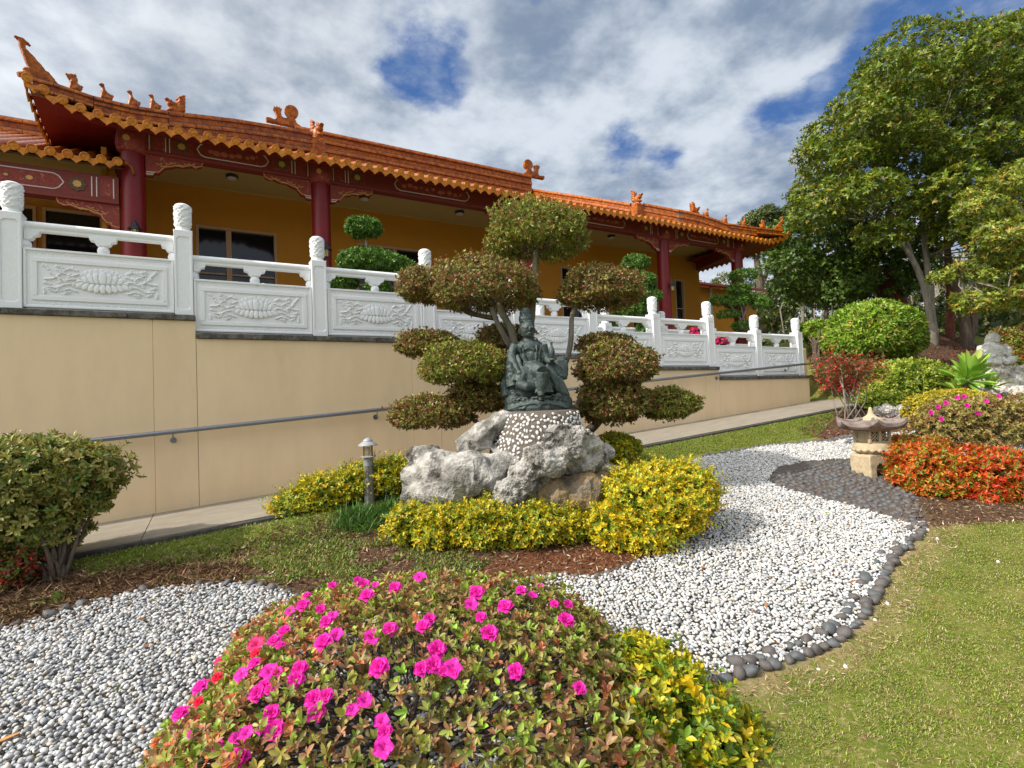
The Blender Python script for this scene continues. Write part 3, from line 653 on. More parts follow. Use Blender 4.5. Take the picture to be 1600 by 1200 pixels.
def ridge(name, pts, H, W=.10, parent=None, nb=5, blk=.235, m=None):
    """stacked brick courses along a base line, every block modelled with its joint"""
    P = [np.array(p, float) for p in pts]; seg = [np.linalg.norm(P[i+1]-P[i]) for i in range(len(P)-1)]; cum = np.concatenate([[0], np.cumsum(seg)]); Lt = cum[-1]
    def at(t):
        t = min(max(t, 0), Lt); i = min(np.searchsorted(cum, t, 'right')-1, len(seg)-1); q = (t-cum[i])/seg[i]; return P[i]*(1-q)+P[i+1]*q
    b = MB(); hb = H/nb
    for c_ in range(nb):
        wd = W*(1.18, .82, 1.05, .80, 1.1, .8, 1.1)[c_ % 7] if c_ < nb-1 else W*1.12
        z0, z1 = c_*hb+.004, (c_+1)*hb-.004; t = -(blk*.5 if c_ % 2 else 0)
        while t < Lt-.01:
            ta, tb = max(t, 0)+.004, min(t+blk, Lt)-.004; t += blk
            if tb-ta < .02: continue
            A, B_ = at(ta), at(tb); d = B_-A; d[2] = 0; d /= (np.linalg.norm(d)+1e-9); s_ = np.array([d[1], -d[0], 0])
            if c_ == nb-1 or c_ % 2 == 0: prof = [(-wd, z0), (-wd*1.0, z0+hb*.3), (-wd*.86, z1-hb*.12), (-wd*.5, z1), (wd*.5, z1), (wd*.86, z1-hb*.12), (wd, z0+hb*.3), (wd, z0)]
            else: prof = [(-wd, z0), (-wd, z1), (wd, z1), (wd, z0)]
            n = len(prof); vs = [A+s_*u+np.array([0, 0, v]) for u, v in prof]+[B_+s_*u+np.array([0, 0, v]) for u, v in prof]
            b.add(vs, [(i, (i+1) % n, n+(i+1) % n, n+i) for i in range(n)]+[tuple(range(n-1, -1, -1)), tuple(range(n, 2*n))])
    # mortar core
    vs = []
    b.cm = 1
    for t in np.linspace(0, Lt, 24):
        A = at(t); d = at(t+.05)-at(t-.05); d[2] = 0; d /= np.linalg.norm(d); s_ = np.array([d[1], -d[0], 0])
        for u, v in ((-W*.76, .0), (-W*.76, H*.985), (W*.76, H*.985), (W*.76, .0)): vs.append(A+s_*u+np.array([0, 0, v]))
    b.add(vs, [(i*4+k, i*4+(k+1) % 4, i*4+4+(k+1) % 4, i*4+4+k) for i in range(23) for k in range(4)]+[(3, 2, 1, 0), (92, 93, 94, 95)])
    return b.build(name, [m or M_tile, M_mortar], parent or roof)
ridge('main_ridge', [(4.25, 8.5, 9.0), (12.35, 8.5, 9.0)], .90, .16, nb=7, blk=.36)
hl = [(-.17, 1.86, 6.42), (.11, 1.93, 6.43), (.47, 2.04, 6.42), (.92, 2.2, 6.47), (1.38, 2.4, 6.60), (2.33, 2.85, 6.92), (3.2, 3.2, 7.14), (3.80, 3.45, 7.28)]
hr = [(17.0, 1.86, 6.49), (16.0, 2.03, 6.49), (15.1, 2.3, 6.57), (14.24, 2.6, 6.83), (13.68, 2.8, 6.93), (12.95, 3.45, 7.23)]
def down(L, d): return [(x, y, z-d) for x, y, z in L]
ridge('hip_ridge', down(hl[:3], .19), .19, .08, nb=3, blk=.22); ridge('hip_ridge', down(hl[2:5], .28), .28, .085, nb=4, blk=.22); ridge('hip_ridge', down(hl[4:], .43), .43, .09, nb=5, blk=.22)
ridge('hip_ridge', down(hr[:2], .20), .20, .08, nb=3, blk=.22); ridge('hip_ridge', down(hr[1:3], .28), .28, .085, nb=4, blk=.22); ridge('hip_ridge', down(hr[2:], .43), .43, .09, nb=5, blk=.22)
ridge('gable_ridge', [(3.94, 3.62, 6.80), (4.02, 5, 7.43), (4.2, 8.5, 9.0)], .46, .11, nb=5, blk=.26)
ridge('gable_ridge', [(12.72, 3.62, 6.80), (12.66, 5, 7.43), (12.45, 8.5, 9.0)], .46, .11, nb=5, blk=.26)
MB().box(3.80, 4.06, 3.36, 3.62, 6.6, 7.18, .02).build('ridge_end_block', M_tile, roof); MB().box(12.62, 12.88, 3.36, 3.62, 6.6, 7.18, .02).build('ridge_end_block', M_tile, roof)

def remesh(o, vox=.01, sm=0, disp=None):
    md = o.modifiers.new('fuse', 'REMESH'); md.mode = 'VOXEL'; md.voxel_size = vox; md.use_smooth_shade = True
    if sm: s_ = o.modifiers.new('soften', 'SMOOTH'); s_.iterations = sm; s_.factor = .5
    for (typ, sz, st) in (disp or []):
        tx = bpy.data.textures.new('relief', typ); tx.noise_scale = sz
        if typ == 'CLOUDS': tx.noise_depth = 3
        d = o.modifiers.new('relief', 'DISPLACE'); d.texture = tx; d.strength = st; d.mid_level = .5; d.texture_coords = 'LOCAL'
    return o
def rotm(az=0, ax='Z'): return Matrix.Rotation(az, 3, ax)
def rigid(mb, yaw, loc, s=1.):
    c, q = math.cos(yaw), math.sin(yaw); mb.v = [(loc[0]+s*(x*c-y*q), loc[1]+s*(x*q+y*c), loc[2]+s*z) for x, y, z in mb.v]; return mb
def beast(kind=0):    # seated beast facing +x, 0.26 tall
    b = MB()
    b.ell((-.03, 0, .07), (.065, .05, .075)); b.ell((.01, 0, .12), (.04, .04, .08), rotm(.5, 'Y')); b.ell((.03, 0, .185), (.028, .026, .05)); b.ell((.045, 0, .235), (.038, .028, .03)); b.ell((.078, 0, .228), (.022, .016, .014))
    b.tube([(.03, .025, .15), (.055, .025, .07), (.06, .025, .0)], [.022, .016, .018], 7); b.tube([(.03, -.025, .15), (.055, -.025, .07), (.06, -.025, .0)], [.022, .016, .018], 7)
    b.ell((-.02, .045, .035), (.05, .02, .03)); b.ell((-.02, -.045, .035), (.05, .02, .03)); b.tube([(-.08, 0, .05), (-.105, 0, .12), (-.085, 0, .15)], [.018, .015, .006], 6)
    b.tube([(.035, .014, .25), (.03, .018, .28)], [.01, .003], 5); b.tube([(.035, -.014, .25), (.03, -.018, .28)], [.01, .003], 5); b.box(-.10, .08, -.035, .035, -.03, .012)
    if kind == 1:   # figure riding a bird
        b.ell((-.02, 0, .19), (.03, .03, .05)); b.ell((-.01, 0, .255), (.022, .022, .026)); b.tube([(.06, 0, .17), (.11, 0, .24)], [.02, .016], 6); b.tube([(-.012, 0, .27), (-.012, 0, .31)], [.012, .004], 6)
    return b
def lion():  # gaping beast head facing +x, .36 tall with swept mane
    b = MB(); b.ell((0, 0, .13), (.10, .075, .13)); b.ell((.07, 0, .19), (.08, .065, .055)); b.ell((.14, 0, .24), (.05, .045, .03), rotm(-.6, 'Y')); b.ell((.09, 0, .10), (.07, .05, .03), rotm(.5, 'Y')); b.ell((.10, .045, .235), (.02, .018, .02)); b.ell((.10, -.045, .235), (.02, .018, .02))
    for k in range(5):
        a = -.8+.4*k; 
        for s in (-1, 1): b.tube([(-.02, s*.05, .12+.05*k), (-.09, s*.06, .13+.062*k), (-.12, s*.05, .17+.06*k)], [.035, .026, .006], 6)
    b.tube([(.0, .04, .24), (-.05, .05, .32), (-.03, .05, .37)], [.022, .016, .006], 6); b.tube([(.0, -.04, .24), (-.05, -.05, .32), (-.03, -.05, .37)], [.022, .016, .006], 6); b.box(-.11, .10, -.075, .075, -.04, .05)
    return b
def put(fn, name, yaw, loc, s, *a, vox=.012):
    o = rigid(fn(*a), yaw, loc, s).build(name, M_tile, roof); remesh(o, vox, 2, [('CLOUDS', .03, .014)]); return o
def zi(L, x):
    xs_ = [p[0] for p in L]; ys_ = [p[1] for p in L]; zs_ = [p[2] for p in L]
    if xs_[0] > xs_[-1]: xs_, ys_, zs_ = xs_[::-1], ys_[::-1], zs_[::-1]
    return (x, float(np.interp(x, xs_, ys_)), float(np.interp(x, xs_, zs_)))
YL, YR = math.pi+.42, -.35
for x, k in ((.27, 1), (.62, 0), (.95, 0), (1.22, 0)): put(beast, 'ridge_beast', YL, zi(hl, x), .92, k)
for x, k in ((14.5, 0), (15.05, 0), (15.65, 0), (16.3, 1)): put(beast, 'ridge_beast', YR, zi(hr, x), .95, k)
put(lion, 'ridge_lion', YL, zi(down(hl, .08), 1.52), 1.0); put(lion, 'ridge_lion', YR, zi(down(hr, .08), 14.15), 1.0)
put(lion, 'gable_lion', -1.2, (3.94, 3.50, 7.16), 1.15); put(lion, 'gable_lion', -1.2, (12.75, 3.50, 7.16), 1.15)
def tip(s=1):   # upswept dragon tail at the corner, faces +x
    b = MB(); b.prism([(-.36, -.04), (.10, -.03), (.12, .05), (.06, .09), (.10, .16), (.14, .28), (.18, .40), (.19, .47), (.235, .50), (.15, .51), (.10, .485), (.05, .44), (.115, .455), (.115, .38), (.02, .30), (-.02, .245), (-.035, .25), (-.10, .16), (-.13, .16), (-.22, .05)], (0, 0, 0), (1, 0, 0), (0, 0, 1), .07)
    b.tube([(.06, 0, .03), (.14, 0, .0), (.20, 0, -.02)], [.045, .05, .035], 8); b.ell((.10, 0, .09), (.05, .045, .035)); return b
o = put(tip, 'corner_dragon_tail', YL, (-.13, 1.87, 6.43), 1.0, vox=.011); o = put(tip, 'corner_dragon_tail', YR, (16.95, 1.87, 6.49), .8, vox=.011)
def chiwen():   # ridge-end ornament: disc and comb, extends along +x outwards
    b = MB(); b.prism([(-.30, 0), (.62, 0), (.64, .10), (.58, .13), (.40, .10), (.36, .16), (.38, .32), (.44, .40), (.43, .50), (.385, .44), (.35, .52), (.32, .45), (.28, .51), (.26, .45), (.20, .47), (.235, .36), (.22, .24), (.16, .20), (.08, .22), (.04, .30), (-.02, .32), (-.14, .24), (-.19, .12), (-.30, .06)], (0, 0, 0), (1, 0, 0), (0, 0, 1), .14)
    b.prism([(.19*math.cos(t)-.05, .19*math.sin(t)+.44) for t in np.linspace(0, 6.283, 24, endpoint=False)], (0, 0, 0), (1, 0, 0), (0, 0, 1), .13); return b
put(chiwen, 'ridge_end_ornament', math.pi, (3.98+.15, 8.5, 9.88), 1.0, vox=.016); put(chiwen, 'ridge_end_ornament', 0, (12.35, 8.5, 9.88), 1.0, vox=.016)

# wall lanterns on the columns and ceiling lamps
def wall_lantern(x, label):
    y, z = 2.5-.165-.09, 4.42
    t = thing('wall_lantern', label, 'lantern', (x+.03, y, z), 'lanterns fixed to the red columns')
    MB().box(x+.015, x+.045, y+.02, 2.5-.15, z+.15, z+.18).build('arm', M_blackmetal, t)
    g = MB(); g.lathe((x+.03, y, z), [(.035, 0), (.05, .12), (.05, .13)], 6); g.build('lamp_glass', M_lampglass, t)
    b = MB(); b.lathe((x+.03, y, z+.13), [(.10, 0), (.095, .015), (.05, .07), (.045, .10), (.02, .12), (.012, .16)], 6); b.lathe((x+.03, y, z-.03), [(.01, 0), (.03, .02), (.04, .03)], 6)
    for k in range(6): a = math.pi*k/3; b.tube([(x+.03+.037*math.cos(a), y+.037*math.sin(a), z), (x+.03+.052*math.cos(a), y+.052*math.sin(a), z+.13)], .005, 4)
    b.build('lamp_housing', M_blackmetal, t)
for x, l in zip(COLX[:4], ('small black lantern on the leftmost red column', 'small black lantern on the second red column from the left', 'small black lantern on the red column behind the tall topiary', 'black lantern on the red column second from the right end of the hall')): wall_lantern(x, l)
for i, (x, l) in enumerate(((2.38, 'leftmost round ceiling light under the verandah'), (4.97, 'round ceiling light just right of the second red column'), (7.27, 'round ceiling light left of the round topiary top'), (12.05, 'round ceiling light near the second red column from the right'))):
    t = thing('ceiling_light', l, 'ceiling light', (x, 3.85, 6.3), 'round lights on the verandah ceiling')
    MB().lathe((x, 3.85, 6.235), [(.10, 0), (.11, .015), (.11, .064)], 20).build('lamp_ring', M_blackmetal, t); MB().lathe((x, 3.85, 6.21), [(.05, 0), (.085, .012), (.095, .026)], 20).build('diffuser', M_trim, t)

# ------------------------------------------------------------------ low wing at the left
Wg = thing('low_wing', 'lower ochre wing with its own tiled eave left of the main hall', 'building', (-1.5, 2.5, 2.86))
b = MB(); b.box(-6, -.92, YW+.05, YW+.25, 2.86, 3.3); b.box(-6, -3, YW+.05, YW+.25, 3.3, 5.5); b.box(-6, .549, YW+.05, YW+.25, 5.5, 5.62); b.box(.24, .549, YW+.05, YW+.25, 2.86, 5.5); b.box(-.72, -.64, YW+.06, YW+.25, 2.86, 5.5); b.build('wall', M_orange, Wg)
for x0, x1 in ((-3, -.72), (-.64, .24)):
    fr = MB(); f_ = .05
    fr.box(x0+.002, x0+f_, YW, YW+.08, 2.9, 5.498, .004); fr.box(x1-f_, x1-.002, YW, YW+.08, 2.9, 5.498, .004); fr.box(x0+f_, x1-f_, YW, YW+.08, 5.44, 5.498, .004)
    w_ = fr.build('window', M_frame, Wg); MB().box(x0+f_, x1-f_, YW+.05, YW+.058, 2.9, 5.44).build('pane', M_glass, w_)
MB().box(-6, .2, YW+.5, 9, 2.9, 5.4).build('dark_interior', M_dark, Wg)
MB().box(-6, .548, 2.59, YW+.3, 5.621, 5.66).build('ceiling', M_ceiling, Wg)
b = MB(); b.box(-6, .73, 2.42, 2.58, 5.02, 5.40, .004); b.box(-6, .73, 2.40, 2.60, 4.97, 5.019, .004); bm_ = b.build('beam', M_redbeam, Wg)
t = MB(); pn = MB(); g = MB(); dk = MB(); YB = 2.42
for d in (.06, .27, .33): t.box(.73-d-.014, .73-d, YB-.008, YB-.001, 5.05, 5.36)
medallion(dk, (.22, YB-.007, 5.21), .105); medallion(g, (.22, YB-.016, 5.21), .052)
outl = [(.06, 5.21), (0, 5.30), (-.06, 5.33), (-3, 5.33), (-3, 5.09), (-.06, 5.09), (0, 5.12)]
pn.add([(x_, YB-.004, z_) for x_, z_ in outl], [tuple(range(7))]); pn.box(.5, .66, YB-.005, YB-.001, 5.07, 5.35)
for k in (0, 1, 2, 4, 5, 6): t.tube([(outl[k][0], YB-.006, outl[k][1]), (outl[(k+1) % 7][0], YB-.006, outl[(k+1) % 7][1])], .009, 5)
for k in range(9): medallion(g, (-.2-.13*k, YB-.009, 5.21), .02+.012*(k % 3), 1.3) if k % 2 else None
pn.build('painted_panel', M_redpanel, bm_); t.build('pale_moulding', M_trim, bm_); dk.build('dark_medallion', M_darkgreen, bm_); g.build('gold_flower', M_gold, bm_)
br = MB().prism(bracket_poly(.78, .40, -1), (.73, 2.5, 4.968), (1, 0, 0), (0, 0, 1), .10).build('bracket', M_redpanel, Wg)
g = MB(); g.tube([(.73-p_[0], 2.447, 4.968+p_[1]*.93) for p_ in [(abs(q[0]), q[1]) for q in bracket_poly(.76, .38, 1)[1:]]], .008, 5)
for k in range(8): u = .14+.06*k; z_ = 4.93-.03*math.sin(k*1.7)-(.12*(1-u/.8)); g.tube([(.73-u, 2.447, z_), (.73-u-.04, 2.446, z_-.02), (.73-u-.085, 2.447, z_+.015)], .006, 5)
g.build('gold_scroll', M_gold, br)
r2 = MB(); r2.add([(-6, 2.25, 5.56), (.80, 2.25, 5.56), (.80, 5.1, 6.90), (-6, 5.1, 6.90)], [(0, 1, 2, 3)]); r2.add([(-6, 2.27, 5.50), (.8, 2.27, 5.50), (.8, 2.6, 5.60), (-6, 2.6, 5.60)], [(3, 2, 1, 0)])
roof2 = r2.build('roof', M_mortar, Wg); tr = MB(); te = MB()
for k in range(30):
    x = .74-k*.2; roll(tr, [(x, y_, 5.58+.47*(y_-2.25)) for y_ in np.linspace(2.22, 5.1, 22)]); disc(te, (x, 2.21, 5.575), (0, -1, -.15)); heart(te, (x-.1, 2.235, 5.575), (1, 0, 0))
for k in range(5): roll(tr, [(.80, 2.3+.12*k, 5.60+.05*k), (.88, 2.32+.12*k, 5.55+.05*k), (.91, 2.33+.12*k, 5.44+.05*k)], .05)
autosmooth(tr.build('tile_rows', M_tile, roof2), 60); autosmooth(te.build('eave_tiles', M_tile_end, roof2), 30)
ridge('main_ridge', [(-6, 5.05, 6.86), (.4, 5.05, 6.90)], .30, .10, parent=roof2, nb=3, blk=.36)
# annex at the far right
A = thing('rear_annex', 'small ochre annex with a red tiled roof behind the right end of the hall', 'building', (19, 7, 2.9))
MB().box(16.8, 23.0, 7, 7.2, 2.8, 6.02).build('wall', M_orange, A); MB().box(16.8, 23.0, 7.2, 12, 2.8, 5.9).build('wall', M_orange, A)
b = MB(); b.add([(16.6, 6.6, 6.02), (23.3, 6.6, 6.02), (23.3, 9.5, 6.75), (16.6, 9.5, 6.75), (16.6, 6.6, 6.10), (23.3, 6.6, 6.10), (23.3, 9.5, 6.83), (16.6, 9.5, 6.83)], [(3, 2, 1, 0), (4, 5, 6, 7), (0, 1, 5, 4), (1, 2, 6, 5), (2, 3, 7, 6), (3, 0, 4, 7)]); rfa = b.build('roof', mat('red_terracotta', (.42, .10, .05), .7, .2, 10), A)
MB().add([(17.0, 6.85, 6.24), (19.4, 6.85, 6.24), (19.4, 8.4, 6.62), (17.0, 8.4, 6.62), (17.0, 6.85, 6.20), (19.4, 6.85, 6.20), (19.4, 8.4, 6.58), (17.0, 8.4, 6.58)], [(0, 1, 2, 3), (7, 6, 5, 4), (0, 4, 5, 1), (1, 5, 6, 2), (2, 6, 7, 3), (3, 7, 4, 0)]).build('solar_panel', mat('solar_blue', (.02, .03, .10), .15, .1, 5), A)
MB().tube([(20.0, 6.93, 2.9), (20.0, 6.93, 5.8), (19.8, 6.75, 5.98)], .05, 10).build('downpipe', mat('grey_pvc', (.35, .36, .36), .6, .05, 5), A)

# ------------------------------------------------------------------ hand rail on the wall
Hr = thing('handrail', 'galvanised tubular handrail fixed to the beige wall above the path', 'handrail', (6, -.1, 1.7))
hz_ = lambda x: ramp_z(x)+.955
b = MB(); b.tube([(x, -.10, hz_(x)) for x in np.linspace(-2.5, 14.75, 16)]+[(15.0, -.10, hz_(15.0)-.005), (15.03, -.10, hz_(15.0)-.04), (15.0, -.10, hz_(15)-.12), (14.85, -.07, hz_(15)-.13)], .028, 14)
autosmooth(b.build('rail_tube', M_steel, Hr), 50)
for x in (-1.3, 1.49, 3.98, 6.46, 8.95, 11.43, 13.9):
    b = MB(); z = hz_(x); b.tube([(x, -.10, z-.02), (x, -.10, z-.075), (x, -.085, z-.10), (x, -.002, z-.105)], .009, 8); b.prism([(.035*math.cos(t), .035*math.sin(t)) for t in np.linspace(0, 6.283, 16, endpoint=False)], (x, -.007, z-.105), (1, 0, 0), (0, 0, 1), .008); b.build('rail_bracket', M_steel, Hr)
for x in (.2, 1.72, 6.4, 9.6): MB().tube([(x-.012, -.1, hz_(x-.012)), (x+.012, -.1, hz_(x+.012))], .031, 14).build('rail_sleeve', M_steel, Hr)
# ------------------------------------------------------------------ placing helpers
def PT(x, y, D): return CAM+(FW+RT*(x-800)/_f-UPV*(y-600)/_f)*D        # photo point at a given distance
def onground(x, y):
    v = FW+RT*(x-800)/_f-UPV*(y-600)/_f
    for t in np.arange(1.2, 60, .02):
        P = CAM+v*t
        if P[2] < float(ground_z(P[0], P[1])): return P
    return P
def gz(x, y): return float(ground_z(x, y))
R0 = _r0; F0v = _F0
def proj_np(P):
    q = P-CAM; d = q@FW; d_ = np.where(d > .05, d, .05); return 800+_f*(q@RT)/d_, 600-_f*(q@UPV)/d_, d
def inview(P, m=220):
    x, y, d = proj_np(P); return (d > .2) & (x > -m) & (x < 1600+m) & (y > -m) & (y < 1200+m)
M_leaf = mat('leaf', (0, 0, 0), .42, .0, attr=True, trans=.22, spec=.4)
M_leafdull = mat('dry_litter', (0, 0, 0), .9, .0, attr=True, spec=.1)
M_bark = mat('bark', (.13, .095, .065), .9, .3, 14, .8, 60, col2=(.07, .05, .035), stretch=(1, 1, .3))
M_palebark = mat('pale_bark', (.28, .25, .20), .85, .2, 8, .6, 50, col2=(.17, .145, .11), stretch=(1, 1, .3), dirt=(.08, .06, .045), drange=(.6, .8))
M_redbark = mat('red_bark', (.20, .06, .03), .85, .2, 8, .6, 50, col2=(.12, .04, .025), stretch=(1, 1, .3))
def norm(a): return a/(np.linalg.norm(a, axis=-1, keepdims=True)+1e-9)
TPL = {0: (np.array([(0, 0, 0), (.5, -1, .25), (.5, 1, .25), (1, 0, 0)]), [(0, 2, 1), (1, 2, 3)]),
       1: (np.array([(0, 0, 0), (.5, -1, .45), (.45, 0, 0), (.5, 1, .45), (1, 0, 0)]), [(0, 2, 1), (0, 3, 2), (1, 2, 4), (2, 3, 4)]),
       2: (np.array([(0, 0, 0), (.32, -.72, .35), (.32, 0, 0), (.32, .72, .35), (.66, -1, .5), (.66, 0, 0), (.66, 1, .5), (.88, -.55, .3), (.88, .55, .3), (1, 0, 0)]), [(0, 2, 1), (0, 3, 2), (1, 2, 5), (1, 5, 4), (2, 3, 6), (2, 6, 5), (4, 5, 7), (5, 6, 8), (7, 5, 9), (5, 8, 9)])}
class Leaves:
    def __init__(s): s.V = []; s.F = []; s.C = []; s.n = 0
    def whorl(s, rng, P, D, k, L, W, e0, e1, colf, det=0, curl=.25, lv=.3):
        n = len(P)
        if n == 0: return
        D = norm(D); A = np.where(np.abs(D[:, 2:3]) < .9, [[0, 0, 1.]], [[1., 0, 0]]); T1 = norm(np.cross(D, A)); T2 = np.cross(D, T1)
        ph = rng.rand(n, 1)*6.283+np.arange(k)[None]*6.283/k+rng.randn(n, k)*.35; e = e0+(e1-e0)*rng.rand(n, k)
        ph = ph.reshape(-1, 1); e = e.reshape(-1, 1); Pr = np.repeat(P, k, 0); Dr = np.repeat(D, k, 0); T1 = np.repeat(T1, k, 0); T2 = np.repeat(T2, k, 0)
        h = T1*np.cos(ph)+T2*np.sin(ph); a = Dr*np.cos(e)+h*np.sin(e); nr = Dr*np.sin(e)-h*np.cos(e); sd = np.cross(a, nr)
        Li = (L*(1-lv+2*lv*rng.rand(n*k)))[:, None]; Wi = Li/L*W
        t, f = TPL[det]; m = len(t)
        X = Pr[:, None]+a[:, None]*(Li*t[None, :, 0])[..., None]+sd[:, None]*(Wi*t[None, :, 1])[..., None]+nr[:, None]*(Wi*t[None, :, 2]-curl*Li*t[None, :, 0]**2)[..., None]
        c = colf(rng, np.repeat(np.arange(n), k), n*k)
        s.V.append(X.reshape(-1, 3)); s.C.append(np.repeat(c, m, 0))
        s.F.append((np.array(f)[None]+(np.arange(n*k)*m)[:, None, None]).reshape(-1, 3)+s.n); s.n += n*k*m
    def build(s, name, parent=None, m=None):
        me = npmesh(name, np.concatenate(s.V), np.concatenate(s.F), parent, np.clip(np.concatenate(s.C), 0, 1)); o = link(name, me, m or M_leaf, parent); return o
def pal(*cw, jit=.18, byz=None):
    cs = np.array([c for c, w_ in cw]); ws = np.array([w_ for c, w_ in cw], float); ws /= ws.sum()
    def f(rng, idx, n):
        nw = idx.max()+1; base = rng.choice(len(cs), nw, p=ws)[idx]; sw = rng.rand(n) < .25; base = np.where(sw, rng.choice(len(cs), n, p=ws), base)
        return cs[base]*(1+jit*rng.randn(n, 1))*(1+.06*rng.randn(n, 3))
    return f
def blob(x, y, D, rx, ry, rz=None, tilt=0):
    c = PT(x, y, D); s = D/_f; return (c, np.array([rx*s, (rz if rz else (rx*s+ry*s)/2), ry*s]))
def lump(d, seed):
    r = np.random.RandomState(seed); v = np.zeros(len(d))
    for k in range(7):
        w_ = r.randn(3)*(2.2+k*.9); v += np.sin(d@w_+r.rand()*6.28)/(1.5+k*.6)
    return v
def shell(rng, blobs, n, lo=.72, hi=1.03, bump=.07, up=.25, jit=.35, under=.55, cut=.80, fb=1.):
    vol = np.array([(b[1][0]*b[1][1]+b[1][0]*b[1][2]+b[1][1]*b[1][2]) for b in blobs]); ws = vol/vol.sum(); Ps, Ds = [], []
    for i, (c, r) in enumerate(blobs):
        c = np.asarray(c); m = int(n*ws[i]*1.25)+4; d = norm(rng.randn(m, 3)); keep = (d[:, 2] > -under) | (rng.rand(m) < .15); d = d[keep]
        q = lo+(hi-lo)*rng.rand(len(d))**.55; q *= 1+bump*lump(d, i+17)
        loc = d*r*q[:, None]; loc[:, 2] = np.where(loc[:, 2] < 0, loc[:, 2]*fb, loc[:, 2]); P = c+R0*loc[:, :1]+F0v*loc[:, 1:2]+np.array([0, 0, 1.])*loc[:, 2:3]
        nl = norm(d/r); Dn = R0*nl[:, :1]+F0v*nl[:, 1:2]+np.array([0, 0, 1.])*nl[:, 2:3]
        ok = np.ones(len(P), bool)
        for j, (c2, r2) in enumerate(blobs):
            if j == i: continue
            qv = P-c2; e = ((qv@R0)/r2[0])**2+((qv@F0v)/r2[1])**2+(qv[:, 2]/r2[2])**2; ok &= e > cut**2
        Ps.append(P[ok]); Ds.append(Dn[ok])
    P = np.concatenate(Ps); D = norm(norm(np.concatenate(Ds)+np.array([0, 0, up]))+rng.randn(len(P), 3)*jit); return P, D
def cutground(P, D, h=.0):
    ok = P[:, 2] > ground_z(P[:, 0], P[:, 1])+h; return P[ok], D[ok]
def stems(parent, base, ends, r0, r1, m=None, rng=None, name='stems', wob=.06, seg=6):
    b = MB(); rng = rng or np.random.RandomState(1)
    for e in ends:
        e = np.array(e, float); s_ = np.array(base, float)+np.append(rng.randn(2)*.04, 0); L = np.linalg.norm(e-s_); pts = []
        for t in np.linspace(0, 1, 6): p_ = s_*(1-t)+e*t; p_[2] += .12*L*math.sin(t*3.14)*(.4 if e[2] > s_[2] else 0); pts.append(p_+(rng.randn(3)*wob*L*.5*math.sin(t*3.14)))
        b.tube(pts, list(np.linspace(r0, r1, 6)), seg)
    return b.build(name, m or M_bark, parent, smooth=True)
def bush(name, label, cat, blobs, n, k, L, W, e0, e1, colf, seed, det=0, group=None, base=None, curl=.25, inner=None, ninner=.5, stem=(.012, .004), nst=14, shoots=0, slen=.10, **kw):
    rng = np.random.RandomState(seed); c0 = sum(b[0] for b in blobs)/len(blobs)
    if base is None: base = np.array([c0[0], c0[1], gz(c0[0], c0[1])])
    t = thing(name, label, cat, tuple(base), group); lv = Leaves()
    P, D = shell(rng, blobs, n, **kw); P, D = cutground(P, D, .01); lv.whorl(rng, P, D, k, L, W, e0, e1, colf, det, curl)
    if shoots:
        P, D = shell(rng, blobs, shoots, lo=.92, hi=1.04, bump=kw.get('bump', .07), up=.75, jit=.5, under=.25); P, D = cutground(P, D, .03); sl_ = slen*(.4+.8*rng.rand(len(P)))
        for q in range(5): lv.whorl(rng, P+D*(sl_*q/4)[:, None]+np.array([0, 0, -1.])*(sl_*(q/4)**2*.25)[:, None], D, 3, L*(1-.07*q), W*(1-.07*q), .35 if q > 3 else .6, .9, colf, det, curl)
    if inner:
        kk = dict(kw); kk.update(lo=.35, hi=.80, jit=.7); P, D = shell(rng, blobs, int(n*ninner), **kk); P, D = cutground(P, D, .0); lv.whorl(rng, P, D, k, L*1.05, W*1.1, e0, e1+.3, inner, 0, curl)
    lv.build('foliage', t)
    ends = [b[0]+(rng.rand(3)-.5)*b[1]*1.1 for b in blobs for _ in range(max(2, nst//len(blobs)))]
    stems(t, base, ends, stem[0], stem[1], rng=rng)
    return t
